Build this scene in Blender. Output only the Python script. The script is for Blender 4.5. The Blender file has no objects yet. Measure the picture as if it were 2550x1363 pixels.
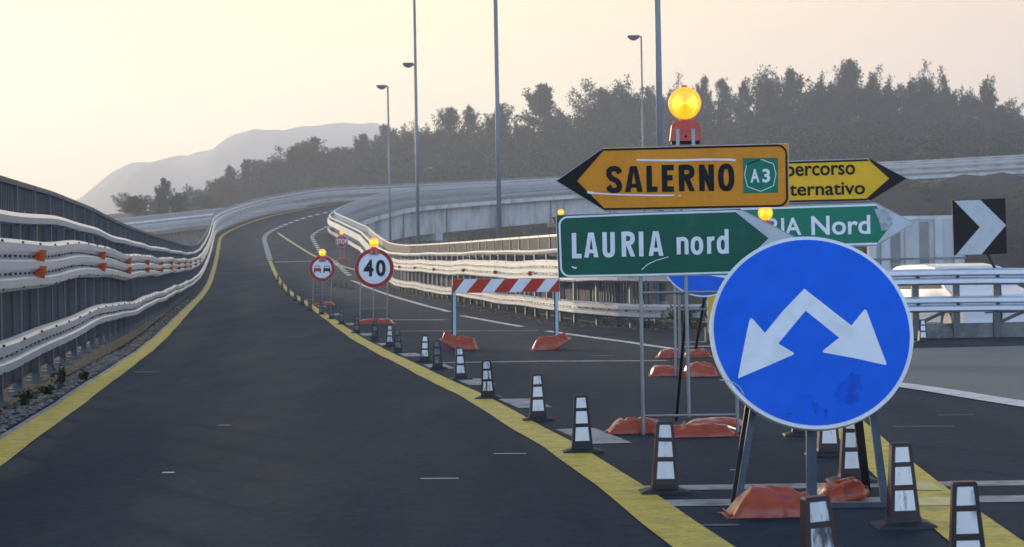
import bpy, bmesh, math, random
import numpy as np
from mathutils import Vector, Matrix
from mathutils.geometry import tessellate_polygon

rnd = random.Random(7)
nrs = np.random.RandomState(11)
SC = bpy.context.scene
COL = SC.collection
R = math.radians

# ------------------------------------------------------------------ camera
F = 4800.0                      # focal length in photo pixels (photo is 2550 wide)
ROLL = 0.0175
HOR = 21.5                      # horizon below the picture centre, photo pixels
cam = bpy.data.cameras.new('camera')
cam_ob = bpy.data.objects.new('camera', cam)
COL.objects.link(cam_ob)
cam.sensor_width = 36.0
cam.lens = 36.0 * F / 2550.0
cam.clip_start = 0.1
cam.clip_end = 6000.0
cam_ob.matrix_world = (Matrix.Translation((0, 0, 1.0)) @ Matrix.Rotation(R(90) + math.atan(HOR / F), 4, 'X')
                       @ Matrix.Rotation(-ROLL, 4, 'Z'))
cam.dof.use_dof = True
cam.dof.focus_distance = 12.5
cam.dof.aperture_fstop = 9.0
SC.camera = cam_ob

# ------------------------------------------------------------------ sky, sun, exposure
SUN_AZ, SUN_EL = -30.0, 8.5      # degrees left of straight ahead, degrees above the horizon
w = bpy.data.worlds.new('World')
SC.world = w
w.use_nodes = True
nt = w.node_tree
for n in list(nt.nodes):
    nt.nodes.remove(n)
wo = nt.nodes.new('ShaderNodeOutputWorld')
bg = nt.nodes.new('ShaderNodeBackground')
sky = nt.nodes.new('ShaderNodeTexSky')
sky.sky_type = 'NISHITA'
sky.sun_disc = False
sky.sun_elevation = R(SUN_EL)
sky.sun_rotation = R(SUN_AZ)
sky.altitude = 300
sky.air_density = 1.0
sky.dust_density = 2.0
sky.ozone_density = 1.2
gam = nt.nodes.new('ShaderNodeGamma')          # compresses the brightness range of the sky
gam.inputs['Gamma'].default_value = 0.6
nt.links.new(sky.outputs[0], gam.inputs[0])
# veil of lit haze over the clear sky: warm towards the low sun, cool blue fill added away from it
tc = nt.nodes.new('ShaderNodeTexCoord')
sep = nt.nodes.new('ShaderNodeSeparateXYZ')
nt.links.new(tc.outputs['Generated'], sep.inputs[0])
dot = nt.nodes.new('ShaderNodeVectorMath'); dot.operation = 'DOT_PRODUCT'
dot.inputs[1].default_value = (math.sin(R(SUN_AZ)), math.cos(R(SUN_AZ)), 0.0)
nt.links.new(tc.outputs['Generated'], dot.inputs[0])
def wmap(src, a, b, c, d, smooth=True):
    m = nt.nodes.new('ShaderNodeMapRange')
    if smooth: m.interpolation_type = 'SMOOTHSTEP'
    for i, v in enumerate((a, b, c, d)): m.inputs[i + 1].default_value = v
    nt.links.new(src, m.inputs[0]); return m.outputs[0]
def wmix(fac, ca, cb, blend='MIX'):
    m = nt.nodes.new('ShaderNodeMix'); m.data_type = 'RGBA'; m.blend_type = blend
    for k, v in ((0, fac), (6, ca), (7, cb)):
        if isinstance(v, (tuple, float)): m.inputs[k].default_value = v if isinstance(v, float) else (*v, 1)
        else: nt.links.new(v, m.inputs[k])
    return m.outputs[2]
WARM, PINK, COOL, ZEN = (12.6, 9.9, 4.6), (8.9, 5.6, 3.5), (10.8, 14.4, 20.5), (1.9, 2.8, 4.3)  # bright cool back added to light the signs, zenith dimmed to darken the road
side = wmap(dot.outputs['Value'], .62, .97, 0, 1)
front = wmix(side, PINK, WARM)
back = wmap(dot.outputs['Value'], -.35, .55, 0, 1)
ring_c = wmix(back, COOL, front)
up = wmap(sep.outputs['Z'], .14, .62, 0, 1)
veil = wmix(up, ring_c, ZEN)
allsky = wmix(.22, veil, gam.outputs[0])
nt.links.new(allsky, bg.inputs[0])
nt.links.new(bg.outputs[0], wo.inputs[0])
bg.inputs[1].default_value = 0.13

sun = bpy.data.lights.new('sun', 'SUN')
sun.energy = 4.6
sun.angle = R(1.5)
sun.color = (1.0, 0.81, 0.56)
sun_ob = bpy.data.objects.new('sun', sun)
COL.objects.link(sun_ob)
sd = Vector((math.sin(R(SUN_AZ)) * math.cos(R(SUN_EL)), math.cos(R(SUN_AZ)) * math.cos(R(SUN_EL)), math.sin(R(SUN_EL))))
sun_ob.rotation_euler = (-sd).to_track_quat('-Z', 'Y').to_euler()
sun_ob.location = sd * 50

SC.view_settings.view_transform = 'Standard'
SC.view_settings.look = 'None'
SC.view_settings.exposure = 0.27
SC.view_settings.gamma = 1.0
SC.view_settings.use_curve_mapping = False
SC.cycles.use_denoising = True
SC.cycles.max_bounces = 6
SC.cycles.diffuse_bounces = 3
SC.cycles.glossy_bounces = 3
SC.cycles.transmission_bounces = 3
SC.cycles.volume_bounces = 1
SC.cycles.sample_clamp_indirect = 6.0

# ------------------------------------------------------------------ photo measure -> place
CR, SR = math.cos(ROLL), math.sin(ROLL)
def unroll(px, py):
    dx, dy = px - 1275.0, py - 681.5
    return dx * CR - dy * SR, dx * SR + dy * CR
def at(px, py, Y):
    x, y = unroll(px, py)
    return Vector((x / F * Y, Y, 1.0 + (HOR - y) / F * Y))

# the road: straight, heading a little left, then a long right-hand bend (s = metres along its left edge line)
P0 = np.array([-24.21, 160.0])
D = np.array([-0.142, 1.0]); D = D / np.linalg.norm(D)
N = np.array([D[1], -D[0]])
RAD = 100.0
CEN = P0 + N * RAD
A0 = math.atan2(-N[1], -N[0])
_zt = [(-400, 0), (20, 0), (32, .01), (40, .1), (44, .17), (58.6, .4), (70, .56), (80, .72), (90, .94), (103, 1.34), (120, 2.15), (138, 3.18), (160, 4.87)]
_zs = [((y - 160) / 0.990, z) for y, z in _zt] + [(12, 5.95), (20, 6.75), (30, 7.85), (40.5, 8.9), (47, 9.6), (80, 11.6), (119, 13.9), (172, 15.9), (230, 17.3), (300, 18)]
_sd = np.arange(-300, 300, 1.0)
_zd = np.interp(_sd, [a for a, b in _zs], [b for a, b in _zs])
_k = np.ones(9) / 9.0
_zd = np.convolve(np.pad(_zd, 4, mode='edge'), _k, mode='valid')
def zs(s):
    return float(np.interp(s, _sd, _zd))
def bank(s, wv):
    t = min(1.0, max(0.0, s / 25.0))
    return -0.05 * t * max(0.0, wv)
def road(s, wv):
    """point and right-hand normal of the road, wv metres right of its left edge line"""
    if s <= 0:
        p = P0 + D * s + N * wv
        n = N
    else:
        a = A0 - s / RAD
        o = np.array([math.cos(a), math.sin(a)])
        p = CEN + o * (RAD - wv)
        n = -o
    return Vector((p[0], p[1], zs(s) + bank(s, wv))), Vector((n[0], n[1], 0))
def s_of_Y(Y):
    return (Y - 160.0) / 0.990
def ground(X, Y):
    q = np.array([X, Y]) - P0
    s = float(q @ D)
    if s <= 0:
        return zs(s)
    q = np.array([X, Y]) - CEN
    a = math.atan2(q[1], q[0])
    if a < -1.0: a += 2 * math.pi
    s = (A0 + 2 * math.pi - a if A0 < 0 else A0 - a) * RAD
    return zs(s) + bank(s, RAD - float(np.linalg.norm(q)))
def on_ground(px, py):
    Y = 4.0
    while Y < 230:
        p = at(px, py, Y)
        if p.z <= ground(p.x, p.y):
            return p
        Y += 0.02
    return at(px, py, 230)

# ------------------------------------------------------------------ object helpers
def tag(o, label=None, cat=None, group=None, kind=None):
    if label: o['label'] = label
    if cat: o['category'] = cat
    if group: o['group'] = group
    if kind: o['kind'] = kind
    return o
def thing(name, label, cat, loc=(0, 0, 0), group=None, rotz=0.0):
    o = bpy.data.objects.new(name, None)
    o.empty_display_size = 0.2
    COL.objects.link(o)
    o.location = loc
    o.rotation_euler = (0, 0, rotz)
    return tag(o, label, cat, group)
def copy_tree(o, parent=None):
    c = o.copy()
    COL.objects.link(c)
    c.parent = parent
    for ch in list(o.children):
        copy_tree(ch, c)
    return c

class MB:
    def __init__(s):
        s.v, s.f, s.m = [], [], []
    def add(s, vs, fs, mat=0):
        b = len(s.v)
        s.v += [tuple(v) for v in vs]
        s.f += [tuple(i + b for i in f) for f in fs]
        s.m += [mat] * len(fs)
        return s
    def box(s, c, d, mat=0, M=None):
        x, y, z = d[0] / 2, d[1] / 2, d[2] / 2
        vs = [Vector((a * x, b * y, e * z)) for a in (-1, 1) for b in (-1, 1) for e in (-1, 1)]
        if M is not None: vs = [M @ v for v in vs]
        vs = [v + Vector(c) for v in vs]
        return s.add(vs, [(0, 1, 3, 2), (4, 6, 7, 5), (0, 4, 5, 1), (2, 3, 7, 6), (0, 2, 6, 4), (1, 5, 7, 3)], mat)
    def tube(s, a, b, r, n=8, mat=0, r2=None):
        a, b = Vector(a), Vector(b)
        r2 = r if r2 is None else r2
        d = (b - a).normalized()
        u = d.orthogonal().normalized(); v = d.cross(u)
        vs = []
        for p, q in ((a, r), (b, r2)):
            for k in range(n):
                t = 2 * math.pi * k / n
                vs.append(p + (u * math.cos(t) + v * math.sin(t)) * q)
        fs = [(k, (k + 1) % n, n + (k + 1) % n, n + k) for k in range(n)] + [tuple(range(n))[::-1], tuple(range(n, 2 * n))]
        return s.add(vs, fs, mat)
    def bar(s, a, b, wx, wy, mat=0):
        """rectangular bar between two points, wx across, wy in depth"""
        a, b = Vector(a), Vector(b)
        d = (b - a).normalized()
        v = Vector((0, 1, 0)) - d * d.y
        if v.length < 1e-3: v = Vector((1, 0, 0))
        v.normalize()
        u = d.cross(v)
        vs = [p + u * (i * wx / 2) + v * (j * wy / 2) for p in (a, b) for i, j in ((-1, -1), (1, -1), (1, 1), (-1, 1))]
        return s.add(vs, [(0, 1, 5, 4), (1, 2, 6, 5), (2, 3, 7, 6), (3, 0, 4, 7), (3, 2, 1, 0), (4, 5, 6, 7)], mat)
    def prism(s, pts, y0, y1=None, mat=0):
        """polygon of (x, z) points at depth y0 (front); with y1 a solid"""
        pts = [Vector((p[0], p[1], 0)) for p in pts]
        tri = tessellate_polygon([pts])
        n = len(pts)
        area = sum(pts[i].x * pts[(i + 1) % n].y - pts[(i + 1) % n].x * pts[i].y for i in range(n))
        def orient(t):
            a, b, c = (pts[i] for i in t)
            k = (b.x - a.x) * (c.y - a.y) - (c.x - a.x) * (b.y - a.y)
            return t if k > 0 else t[::-1]
        tri = [orient(t) for t in tri]
        s.add([(p.x, y0, p.y) for p in pts], tri, mat)
        if y1 is not None:
            s.add([(p.x, y1, p.y) for p in pts], [t[::-1] for t in tri], mat)
            vs = [(p.x, y0, p.y) for p in pts] + [(p.x, y1, p.y) for p in pts]
            fs = [(i, n + i, n + (i + 1) % n, (i + 1) % n) for i in range(n)]
            if area < 0: fs = [f[::-1] for f in fs]
            s.add(vs, fs, mat)
        return s
    def ring(s, c, r0, r1, y0, y1=None, n=64, mat=0):
        vs = []
        for r in (r0, r1):
            for k in range(n):
                t = 2 * math.pi * k / n
                vs.append((c[0] + r * math.cos(t), y0, c[1] + r * math.sin(t)))
        s.add(vs, [(k, (k + 1) % n, n + (k + 1) % n, n + k)[::-1] for k in range(n)], mat)
        if y1 is not None:
            vs = []
            for y in (y0, y1):
                for k in range(n):
                    t = 2 * math.pi * k / n
                    vs.append((c[0] + r1 * math.cos(t), y, c[1] + r1 * math.sin(t)))
            s.add(vs, [(k, (k + 1) % n, n + (k + 1) % n, n + k) for k in range(n)], mat)
        return s
    def stroke(s, pts, wd, y, mat=0):
        pts = [Vector((p[0], p[1])) for p in pts]
        L, Q = [], []
        closed = (pts[0] - pts[-1]).length < 1e-6
        for i, p in enumerate(pts):
            a = pts[i - 1] if i > 0 else (pts[-2] if closed else p)
            b = pts[i + 1] if i < len(pts) - 1 else (pts[1] if closed else p)
            d0, d1 = (p - a), (b - p)
            d0 = d0.normalized() if d0.length > 1e-9 else d1.normalized()
            d1 = d1.normalized() if d1.length > 1e-9 else d0
            d = (d0 + d1).normalized()
            nn = Vector((-d.y, d.x)) * (wd / 2) / max(.5, d.dot(d1))
            L.append(p + nn); Q.append(p - nn)
        for i in range(len(pts) - 1):
            s.add([(q.x, y, q.y) for q in (Q[i], Q[i + 1], L[i + 1], L[i])], [(0, 1, 2, 3)], mat)
        return s
    def text(s, txt, x0, x1, z0, z1, y, bold=0.0, rot=0.0, mat=0):
        """lettering fitted to the box x0..x1, z0..z1"""
        cu = bpy.data.curves.new('lettering', 'FONT')
        cu.body = txt
        cu.size = 1.0
        cu.offset = bold
        cu.resolution_u = 4
        ob = bpy.data.objects.new('lettering', cu)
        COL.objects.link(ob)
        dg = bpy.context.evaluated_depsgraph_get()
        me = bpy.data.meshes.new_from_object(ob.evaluated_get(dg))
        co = np.array([v.co[:] for v in me.vertices])
        fs = [tuple(p.vertices) for p in me.polygons]
        bpy.data.objects.remove(ob); bpy.data.curves.remove(cu); bpy.data.meshes.remove(me)
        mn, mx = co.min(0), co.max(0)
        X = x0 + (co[:, 0] - mn[0]) / (mx[0] - mn[0]) * (x1 - x0)
        Z = z0 + (co[:, 1] - mn[1]) / (mx[1] - mn[1]) * (z1 - z0)
        cx, cz = (x0 + x1) / 2, (z0 + z1) / 2
        c, d = math.cos(rot), math.sin(rot)
        X, Z = cx + (X - cx) * c - (Z - cz) * d, cz + (X - cx) * d + (Z - cz) * c
        return s.add([(a, y, b) for a, b in zip(X, Z)], fs, mat)
    def xform(s, M):
        s.v = [tuple(M @ Vector(v)) for v in s.v]
        return s
    def build(s, name, mats, parent=None, smooth=False):
        me = bpy.data.meshes.new(name)
        me.from_pydata(s.v, [], s.f)
        if not isinstance(mats, (list, tuple)): mats = [mats]
        for m in mats: me.materials.append(m)
        if len(mats) > 1: me.polygons.foreach_set('material_index', s.m)
        if smooth: me.polygons.foreach_set('use_smooth', [True] * len(s.f))
        me.update()
        o = bpy.data.objects.new(name, me)
        COL.objects.link(o)
        o.parent = parent
        return o

def np_mesh(name, verts, quads, mat, parent=None, smooth=False):
    me = bpy.data.meshes.new(name)
    nv, nf, k = len(verts), len(quads), quads.shape[1]
    me.vertices.add(nv); me.vertices.foreach_set('co', np.asarray(verts, dtype=np.float32).ravel())
    me.loops.add(nf * k); me.loops.foreach_set('vertex_index', np.asarray(quads, dtype=np.int32).ravel())
    me.polygons.add(nf)
    me.polygons.foreach_set('loop_start', np.arange(0, nf * k, k, dtype=np.int32))
    me.polygons.foreach_set('loop_total', np.full(nf, k, dtype=np.int32))
    if smooth: me.polygons.foreach_set('use_smooth', np.ones(nf, dtype=bool))
    me.materials.append(mat)
    me.update(calc_edges=True); me.validate()
    o = bpy.data.objects.new(name, me)
    COL.objects.link(o)
    o.parent = parent
    return o

def sweep(path, prof, mb, closed=True, mat=0, cap=True):
    """path: list of (point, horizontal normal); prof: (offset along normal, height)"""
    k = len(prof)
    vs = [p + n * d + Vector((0, 0, h)) for p, n in path for d, h in prof]
    fs = []
    for i in range(len(path) - 1):
        for j in range(k if closed else k - 1):
            a, b = i * k + j, i * k + (j + 1) % k
            fs.append((a, b, b + k, a + k))
    if cap and closed:
        fs += [tuple(range(k))[::-1], tuple(range((len(path) - 1) * k, len(path) * k))]
    mb.add(vs, fs, mat)

# ------------------------------------------------------------------ materials
MATS = {}
def mat(name, col, rough=0.6, metal=0.0, var=0.15, scale=8.0, dirt=None, dirt_amt=0.0, dirt_scale=4.0, bump=0.0, bump_scale=60.0,
        emit=None, emit_s=0.0, stretch=(1, 1, 1), rot=0.0, coat=0.0, world_space=False, rough_var=0.0, spec=0.5, per_object=False, dirt_edge=(.5, .68)):
    if name in MATS: return MATS[name]
    m = bpy.data.materials.new(name)
    m.use_nodes = True
    t = m.node_tree
    b = t.nodes['Principled BSDF']
    L = t.links.new
    geo = t.nodes.new('ShaderNodeNewGeometry') if world_space else t.nodes.new('ShaderNodeTexCoord')
    src = geo.outputs['Position'] if world_space else geo.outputs['Object']
    mp = t.nodes.new('ShaderNodeMapping')
    mp.inputs['Scale'].default_value = stretch
    mp.inputs['Rotation'].default_value = (0, 0, rot)
    L(src, mp.inputs[0])
    if per_object:
        oi = t.nodes.new('ShaderNodeObjectInfo')
        mu = t.nodes.new('ShaderNodeMath'); mu.operation = 'MULTIPLY'; mu.inputs[1].default_value = 37.0
        L(oi.outputs['Random'], mu.inputs[0])
        L(mu.outputs[0], mp.inputs['Location'])
    nz = t.nodes.new('ShaderNodeTexNoise')
    nz.inputs['Scale'].default_value = scale
    nz.inputs['Detail'].default_value = 6
    L(mp.outputs[0], nz.inputs['Vector'])
    mr = t.nodes.new('ShaderNodeMapRange')
    mr.inputs[1].default_value = 0.3; mr.inputs[2].default_value = 0.7
    mr.inputs[3].default_value = 1 - var; mr.inputs[4].default_value = 1 + var
    L(nz.outputs[0], mr.inputs[0])
    mx = t.nodes.new('ShaderNodeMix'); mx.data_type = 'RGBA'; mx.blend_type = 'MULTIPLY'
    mx.inputs[0].default_value = 1.0
    mx.inputs[6].default_value = (*col, 1)
    L(mr.outputs[0], mx.inputs[7])
    out = mx.outputs[2]
    if dirt is not None:
        n2 = t.nodes.new('ShaderNodeTexNoise')
        n2.inputs['Scale'].default_value = dirt_scale
        n2.inputs['Detail'].default_value = 8
        n2.inputs['Roughness'].default_value = 0.65
        L(mp.outputs[0], n2.inputs['Vector'])
        r2 = t.nodes.new('ShaderNodeMapRange')
        r2.inputs[1].default_value = dirt_edge[0]; r2.inputs[2].default_value = dirt_edge[1]
        r2.inputs[3].default_value = 0; r2.inputs[4].default_value = dirt_amt
        L(n2.outputs[0], r2.inputs[0])
        m2 = t.nodes.new('ShaderNodeMix'); m2.data_type = 'RGBA'
        m2.inputs[7].default_value = (*dirt, 1)
        L(r2.outputs[0], m2.inputs[0]); L(out, m2.inputs[6])
        out = m2.outputs[2]
    L(out, b.inputs['Base Color'])
    b.inputs['Roughness'].default_value = rough
    if rough_var:
        r3 = t.nodes.new('ShaderNodeMapRange')
        r3.inputs[1].default_value = 0.3; r3.inputs[2].default_value = 0.7
        r3.inputs[3].default_value = max(0.05, rough - rough_var); r3.inputs[4].default_value = min(1, rough + rough_var)
        L(nz.outputs[0], r3.inputs[0]); L(r3.outputs[0], b.inputs['Roughness'])
    b.inputs['Metallic'].default_value = metal
    b.inputs['Specular IOR Level'].default_value = spec
    b.inputs['Coat Weight'].default_value = coat
    if emit:
        b.inputs['Emission Color'].default_value = (*emit, 1)
        b.inputs['Emission Strength'].default_value = emit_s
    if bump:
        n4 = t.nodes.new('ShaderNodeTexNoise')
        n4.inputs['Scale'].default_value = bump_scale
        n4.inputs['Detail'].default_value = 4
        L(mp.outputs[0], n4.inputs['Vector'])
        bp = t.nodes.new('ShaderNodeBump')
        bp.inputs['Strength'].default_value = bump
        bp.inputs['Distance'].default_value = 0.02
        L(n4.outputs[0], bp.inputs['Height'])
        L(bp.outputs[0], b.inputs['Normal'])
    MATS[name] = m
    return m

HEAD = math.atan(0.142)
def asphalt_mat():
    m = bpy.data.materials.new('asphalt'); m.use_nodes = True
    t = m.node_tree; b = t.nodes['Principled BSDF']; L = t.links.new
    g = t.nodes.new('ShaderNodeNewGeometry')
    def noise(scale, st, detail=5, rough=.6):
        mp = t.nodes.new('ShaderNodeMapping'); mp.inputs['Rotation'].default_value = (0, 0, -HEAD); mp.inputs['Scale'].default_value = st
        n = t.nodes.new('ShaderNodeTexNoise'); n.inputs['Scale'].default_value = scale; n.inputs['Detail'].default_value = detail; n.inputs['Roughness'].default_value = rough
        L(g.outputs['Position'], mp.inputs[0]); L(mp.outputs[0], n.inputs['Vector']); return n.outputs[0]
    def rng(src, a, b_, c, d):
        r = t.nodes.new('ShaderNodeMapRange')
        for i, v in enumerate((a, b_, c, d)): r.inputs[i + 1].default_value = v
        L(src, r.inputs[0]); return r.outputs[0]
    def mul(a, b_):
        k = t.nodes.new('ShaderNodeMath'); k.operation = 'MULTIPLY'; L(a, k.inputs[0]); L(b_, k.inputs[1]); return k.outputs[0]
    grain = rng(noise(13, (1, .6, 1), 13, .88), .36, .64, .45, 1.65)
    patch = rng(noise(1.3, (1, .3, 1), 9, .7), .35, .65, .84, 1.18)
    streak = rng(noise(2.2, (1, .035, 1), 4), .32, .68, .94, 1.07)
    f = mul(mul(grain, patch), streak)
    mx = t.nodes.new('ShaderNodeMix'); mx.data_type = 'RGBA'; mx.blend_type = 'MULTIPLY'; mx.inputs[0].default_value = 1
    mx.inputs[6].default_value = (.012, .027, .044, 1); L(f, mx.inputs[7])
    L(mx.outputs[2], b.inputs['Base Color'])
    L(rng(noise(1.1, (1, .12, 1), 4), .35, .65, .64, .74), b.inputs['Roughness'])
    b.inputs['Specular IOR Level'].default_value = .08
    bp = t.nodes.new('ShaderNodeBump'); bp.inputs['Strength'].default_value = .5; bp.inputs['Distance'].default_value = .012
    L(noise(130, (1, 1, 1), 3), bp.inputs['Height']); L(bp.outputs[0], b.inputs['Normal'])
    return m
M_ASPH = asphalt_mat()
M_ASPH_PALE = mat('pale_asphalt', (.10, .112, .115), .6, var=.3, scale=40, dirt=(.065, .073, .078), dirt_amt=.7, dirt_scale=.5, bump=.3, bump_scale=60, world_space=True, stretch=(.35, 1, 1))
M_YEL = mat('yellow_paint', (.64, .47, .035), .55, var=.2, scale=30, dirt=(.14, .12, .045), dirt_amt=.75, dirt_scale=6, world_space=True, bump=.2, dirt_edge=(.45, .75))
M_YEL_PALE = mat('pale_yellow_paint', (.66, .56, .20), .55, var=.15, scale=20, world_space=True)
M_WHITE_P = mat('white_road_paint', (.62, .64, .64), .5, var=.15, scale=20, dirt=(.16, .165, .17), dirt_amt=.8, dirt_scale=5, world_space=True, dirt_edge=(.45, .75))
M_WORN_P = mat('worn_road_paint', (.33, .34, .345), .6, var=.25, scale=14, dirt=(.08, .085, .09), dirt_amt=.9, dirt_scale=5, world_space=True, dirt_edge=(.42, .66))
M_CRACK = mat('tar_seal', (.012, .014, .016), .95, var=.2, scale=10, world_space=True, spec=.02)
M_STEEL = mat('galvanised_steel', (.63, .65, .68), .32, metal=.55, var=.06, scale=.8, dirt=(.34, .35, .36), dirt_amt=.4, dirt_scale=.7, world_space=True)
M_POST = mat('galvanised_post', (.12, .125, .135), .5, metal=.5, var=.15, scale=5, dirt=(.12, .11, .10), dirt_amt=.5, dirt_scale=3)
M_FENCE = mat('grey_fence_steel', (.050, .053, .060), .55, metal=.2, var=.15, scale=3, dirt=(.12, .11, .10), dirt_amt=.4, dirt_scale=2, world_space=True)
M_FENCE_P = mat('haze_pale_fence_steel', (.36, .37, .39), .5, metal=.35, var=.12, scale=3, world_space=True)  # for distant bars: the haze over them is put into the colour
M_SIGNBACK = mat('dark_sign_back', (.05, .052, .055), .7, var=.1)
M_GLINT = mat('bright_road_glint', (.80, .82, .84), .35, var=.1, world_space=True)
M_LHEAD = mat('lamp_head_grey', (.10, .10, .105), .5, var=.1)
M_FAINT = mat('faint_road_mark', (.10, .105, .11), .6, var=.4, scale=30, dirt=(.035, .04, .046), dirt_amt=1.0, dirt_scale=9, world_space=True, dirt_edge=(.4, .6))
M_SLOT = mat('bolt_dark', (.02, .02, .022), .6, var=.1)
M_REFL = mat('orange_reflector', (.75, .13, .015), .3, var=.12, scale=30, coat=.4)
M_CONC = mat('concrete', (.58, .58, .56), .85, var=.14, scale=1.2, dirt=(.16, .155, .145), dirt_amt=.75, dirt_scale=.5, world_space=True, bump=.15, bump_scale=12, stretch=(1, 1, .35))
M_CONC_D = mat('old_concrete', (.22, .22, .21), .9, var=.2, scale=3, dirt=(.08, .075, .065), dirt_amt=.8, dirt_scale=2.5, world_space=True, bump=.3, bump_scale=20)
M_TERRAIN = mat('dry_hillside', (.034, .032, .034), 1.0, spec=.04, var=.35, scale=.5, dirt=(.060, .055, .055), dirt_amt=.9, dirt_scale=.08, world_space=True, bump=.5, bump_scale=1.5)
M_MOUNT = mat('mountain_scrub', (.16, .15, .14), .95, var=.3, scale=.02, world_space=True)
M_BARK = mat('bark', (.09, .075, .06), .9, var=.3, scale=6)
M_SOIL = mat('gutter_dirt', (.042, .041, .038), .98, spec=.05, var=.45, scale=9, dirt=(.15, .15, .14), dirt_amt=.8, dirt_scale=7, world_space=True, bump=.6, bump_scale=20)

M_ORANGE = mat('orange_sign_face', (.74, .27, .006), .38, var=.06, scale=25, dirt=(.50, .17, .008), dirt_amt=.6, dirt_scale=3, spec=.22, bump=.02, bump_scale=200)
M_GREEN = mat('green_sign_face', (.003, .100, .060), .34, var=.12, scale=6, dirt=(.015, .14, .09), dirt_amt=.7, dirt_scale=4, spec=.2)
M_GREEN2 = mat('green_route_badge', (.005, .19, .11), .38, var=.08, scale=10, spec=.2)
M_SWHITE = mat('white_sign_sheet', (.82, .85, .88), .4, var=.05, scale=8, dirt=(.60, .62, .63), dirt_amt=.5, dirt_scale=5, spec=.25)
M_SGREY = mat('grey_sign_sheet', (.50, .54, .56), .4, var=.08, scale=6)
M_BLACK = mat('black_sign_film', (.006, .006, .007), .45, var=.12, scale=15, spec=.15)
M_YELSIGN = mat('yellow_sign_face', (.84, .47, .008), .4, var=.06, scale=8, dirt=(.62, .33, .02), dirt_amt=.5, dirt_scale=3, spec=.22)
M_BLUE = mat('blue_sign_face', (.005, .128, .74), .38, var=.06, scale=9, dirt=(.004, .085, .60), dirt_amt=.6, dirt_scale=5.5, spec=.2, dirt_edge=(.58, .72))
M_BLUE_ST = mat('blue_stain', (.004, .090, .60), .4, var=.3, scale=24, spec=.2)
M_RED = mat('red_sign_sheet', (.36, .022, .016), .42, var=.08, scale=10, spec=.2)
M_REDB = mat('red_board_sheet', (.50, .045, .020), .42, var=.1, scale=8, spec=.2)
M_ALU = mat('sign_back_metal', (.36, .37, .38), .45, metal=.6, var=.1, scale=8)
M_LEGB = mat('blue_grey_leg_paint', (.045, .065, .09), .5, var=.2, scale=12, dirt=(.12, .12, .12), dirt_amt=.4, dirt_scale=9)
M_LEGD = mat('dark_leg_paint_and_shade', (.012, .013, .016), .5, var=.2, scale=12)
M_TUBE = mat('grey_steel_tube', (.30, .31, .33), .42, metal=.6, var=.12, scale=10)
M_LBLUE = mat('leg_sky_reflection', (.38, .62, .78), .4, var=.08, scale=10)  # blue sky reflected on the legs, put into their colour
M_VINYL = mat('orange_vinyl', (.42, .052, .007), .30, var=.18, scale=6, dirt=(.18, .022, .007), dirt_amt=.8, dirt_scale=5, bump=.4, bump_scale=9, stretch=(1, 1.8, 1), coat=.25)
M_RUBBER = mat('black_rubber', (.014, .013, .014), .55, var=.3, scale=14, bump=.2, bump_scale=50)
M_MAROON = mat('dark_maroon_plastic', (.032, .009, .009), .42, var=.3, scale=10, per_object=True)
M_CBLACK = mat('sooty_plastic', (.014, .013, .014), .5, var=.3, scale=10, per_object=True)
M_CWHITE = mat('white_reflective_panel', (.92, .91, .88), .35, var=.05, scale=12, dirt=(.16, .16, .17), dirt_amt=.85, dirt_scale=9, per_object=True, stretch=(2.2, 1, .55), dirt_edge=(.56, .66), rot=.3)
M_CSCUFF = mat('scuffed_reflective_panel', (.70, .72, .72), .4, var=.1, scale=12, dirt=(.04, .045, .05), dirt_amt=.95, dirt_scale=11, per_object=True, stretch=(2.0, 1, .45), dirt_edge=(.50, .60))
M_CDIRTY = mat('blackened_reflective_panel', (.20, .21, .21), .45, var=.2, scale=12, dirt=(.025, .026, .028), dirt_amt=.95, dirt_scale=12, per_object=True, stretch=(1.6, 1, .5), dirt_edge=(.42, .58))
M_LENS = mat('amber_lens', (.85, .42, .01), .18, var=.2, scale=14, emit=(1.0, .52, .012), emit_s=.6, coat=.5, bump=.3, bump_scale=45)
def lens_mat():
    m = mat('amber_lens_core', (.95, .50, .02), .2, var=.15, scale=30, emit=(1.0, .56, .02), emit_s=.75, coat=.4)
    t = m.node_tree; b = t.nodes['Principled BSDF']
    tc = t.nodes.new('ShaderNodeTexCoord'); sp = t.nodes.new('ShaderNodeSeparateXYZ'); t.links.new(tc.outputs['Generated'], sp.inputs[0])
    def mth(op, a, b_=None):
        n = t.nodes.new('ShaderNodeMath'); n.operation = op
        for i, v in enumerate((a, b_)):
            if v is None: continue
            if isinstance(v, (int, float)): n.inputs[i].default_value = v
            else: t.links.new(v, n.inputs[i])
        return n.outputs[0]
    x = mth('SUBTRACT', sp.outputs[0], .5); z = mth('SUBTRACT', sp.outputs[2], .5)
    an = mth('ARCTAN2', z, x)
    c2 = mth('COSINE', mth('MULTIPLY', an, 2.0))
    mr = t.nodes.new('ShaderNodeMapRange'); mr.inputs[1].default_value = -1; mr.inputs[2].default_value = 1
    t.links.new(c2, mr.inputs[0])
    mx = t.nodes.new('ShaderNodeMix'); mx.data_type = 'RGBA'
    mx.inputs[6].default_value = (1.0, .36, .004, 1); mx.inputs[7].default_value = (1.25, .88, .03, 1)
    t.links.new(mr.outputs[0], mx.inputs[0]); t.links.new(mx.outputs[2], b.inputs['Emission Color'])
    return m
M_LENSB = lens_mat()
M_HOUSE = mat('red_lamp_housing', (.60, .06, .025), .38, var=.12, scale=14)
M_CARW = mat('white_car_paint', (.74, .75, .76), .25, var=.03, coat=.6)
M_GLASS = mat('dark_car_glass', (.02, .025, .03), .08, var=.05)
M_TYRE = mat('tyre_rubber', (.02, .02, .02), .8)
M_LAMP = mat('lamp_grey', (.24, .25, .27), .5, metal=.3, var=.1, scale=3)
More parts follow.
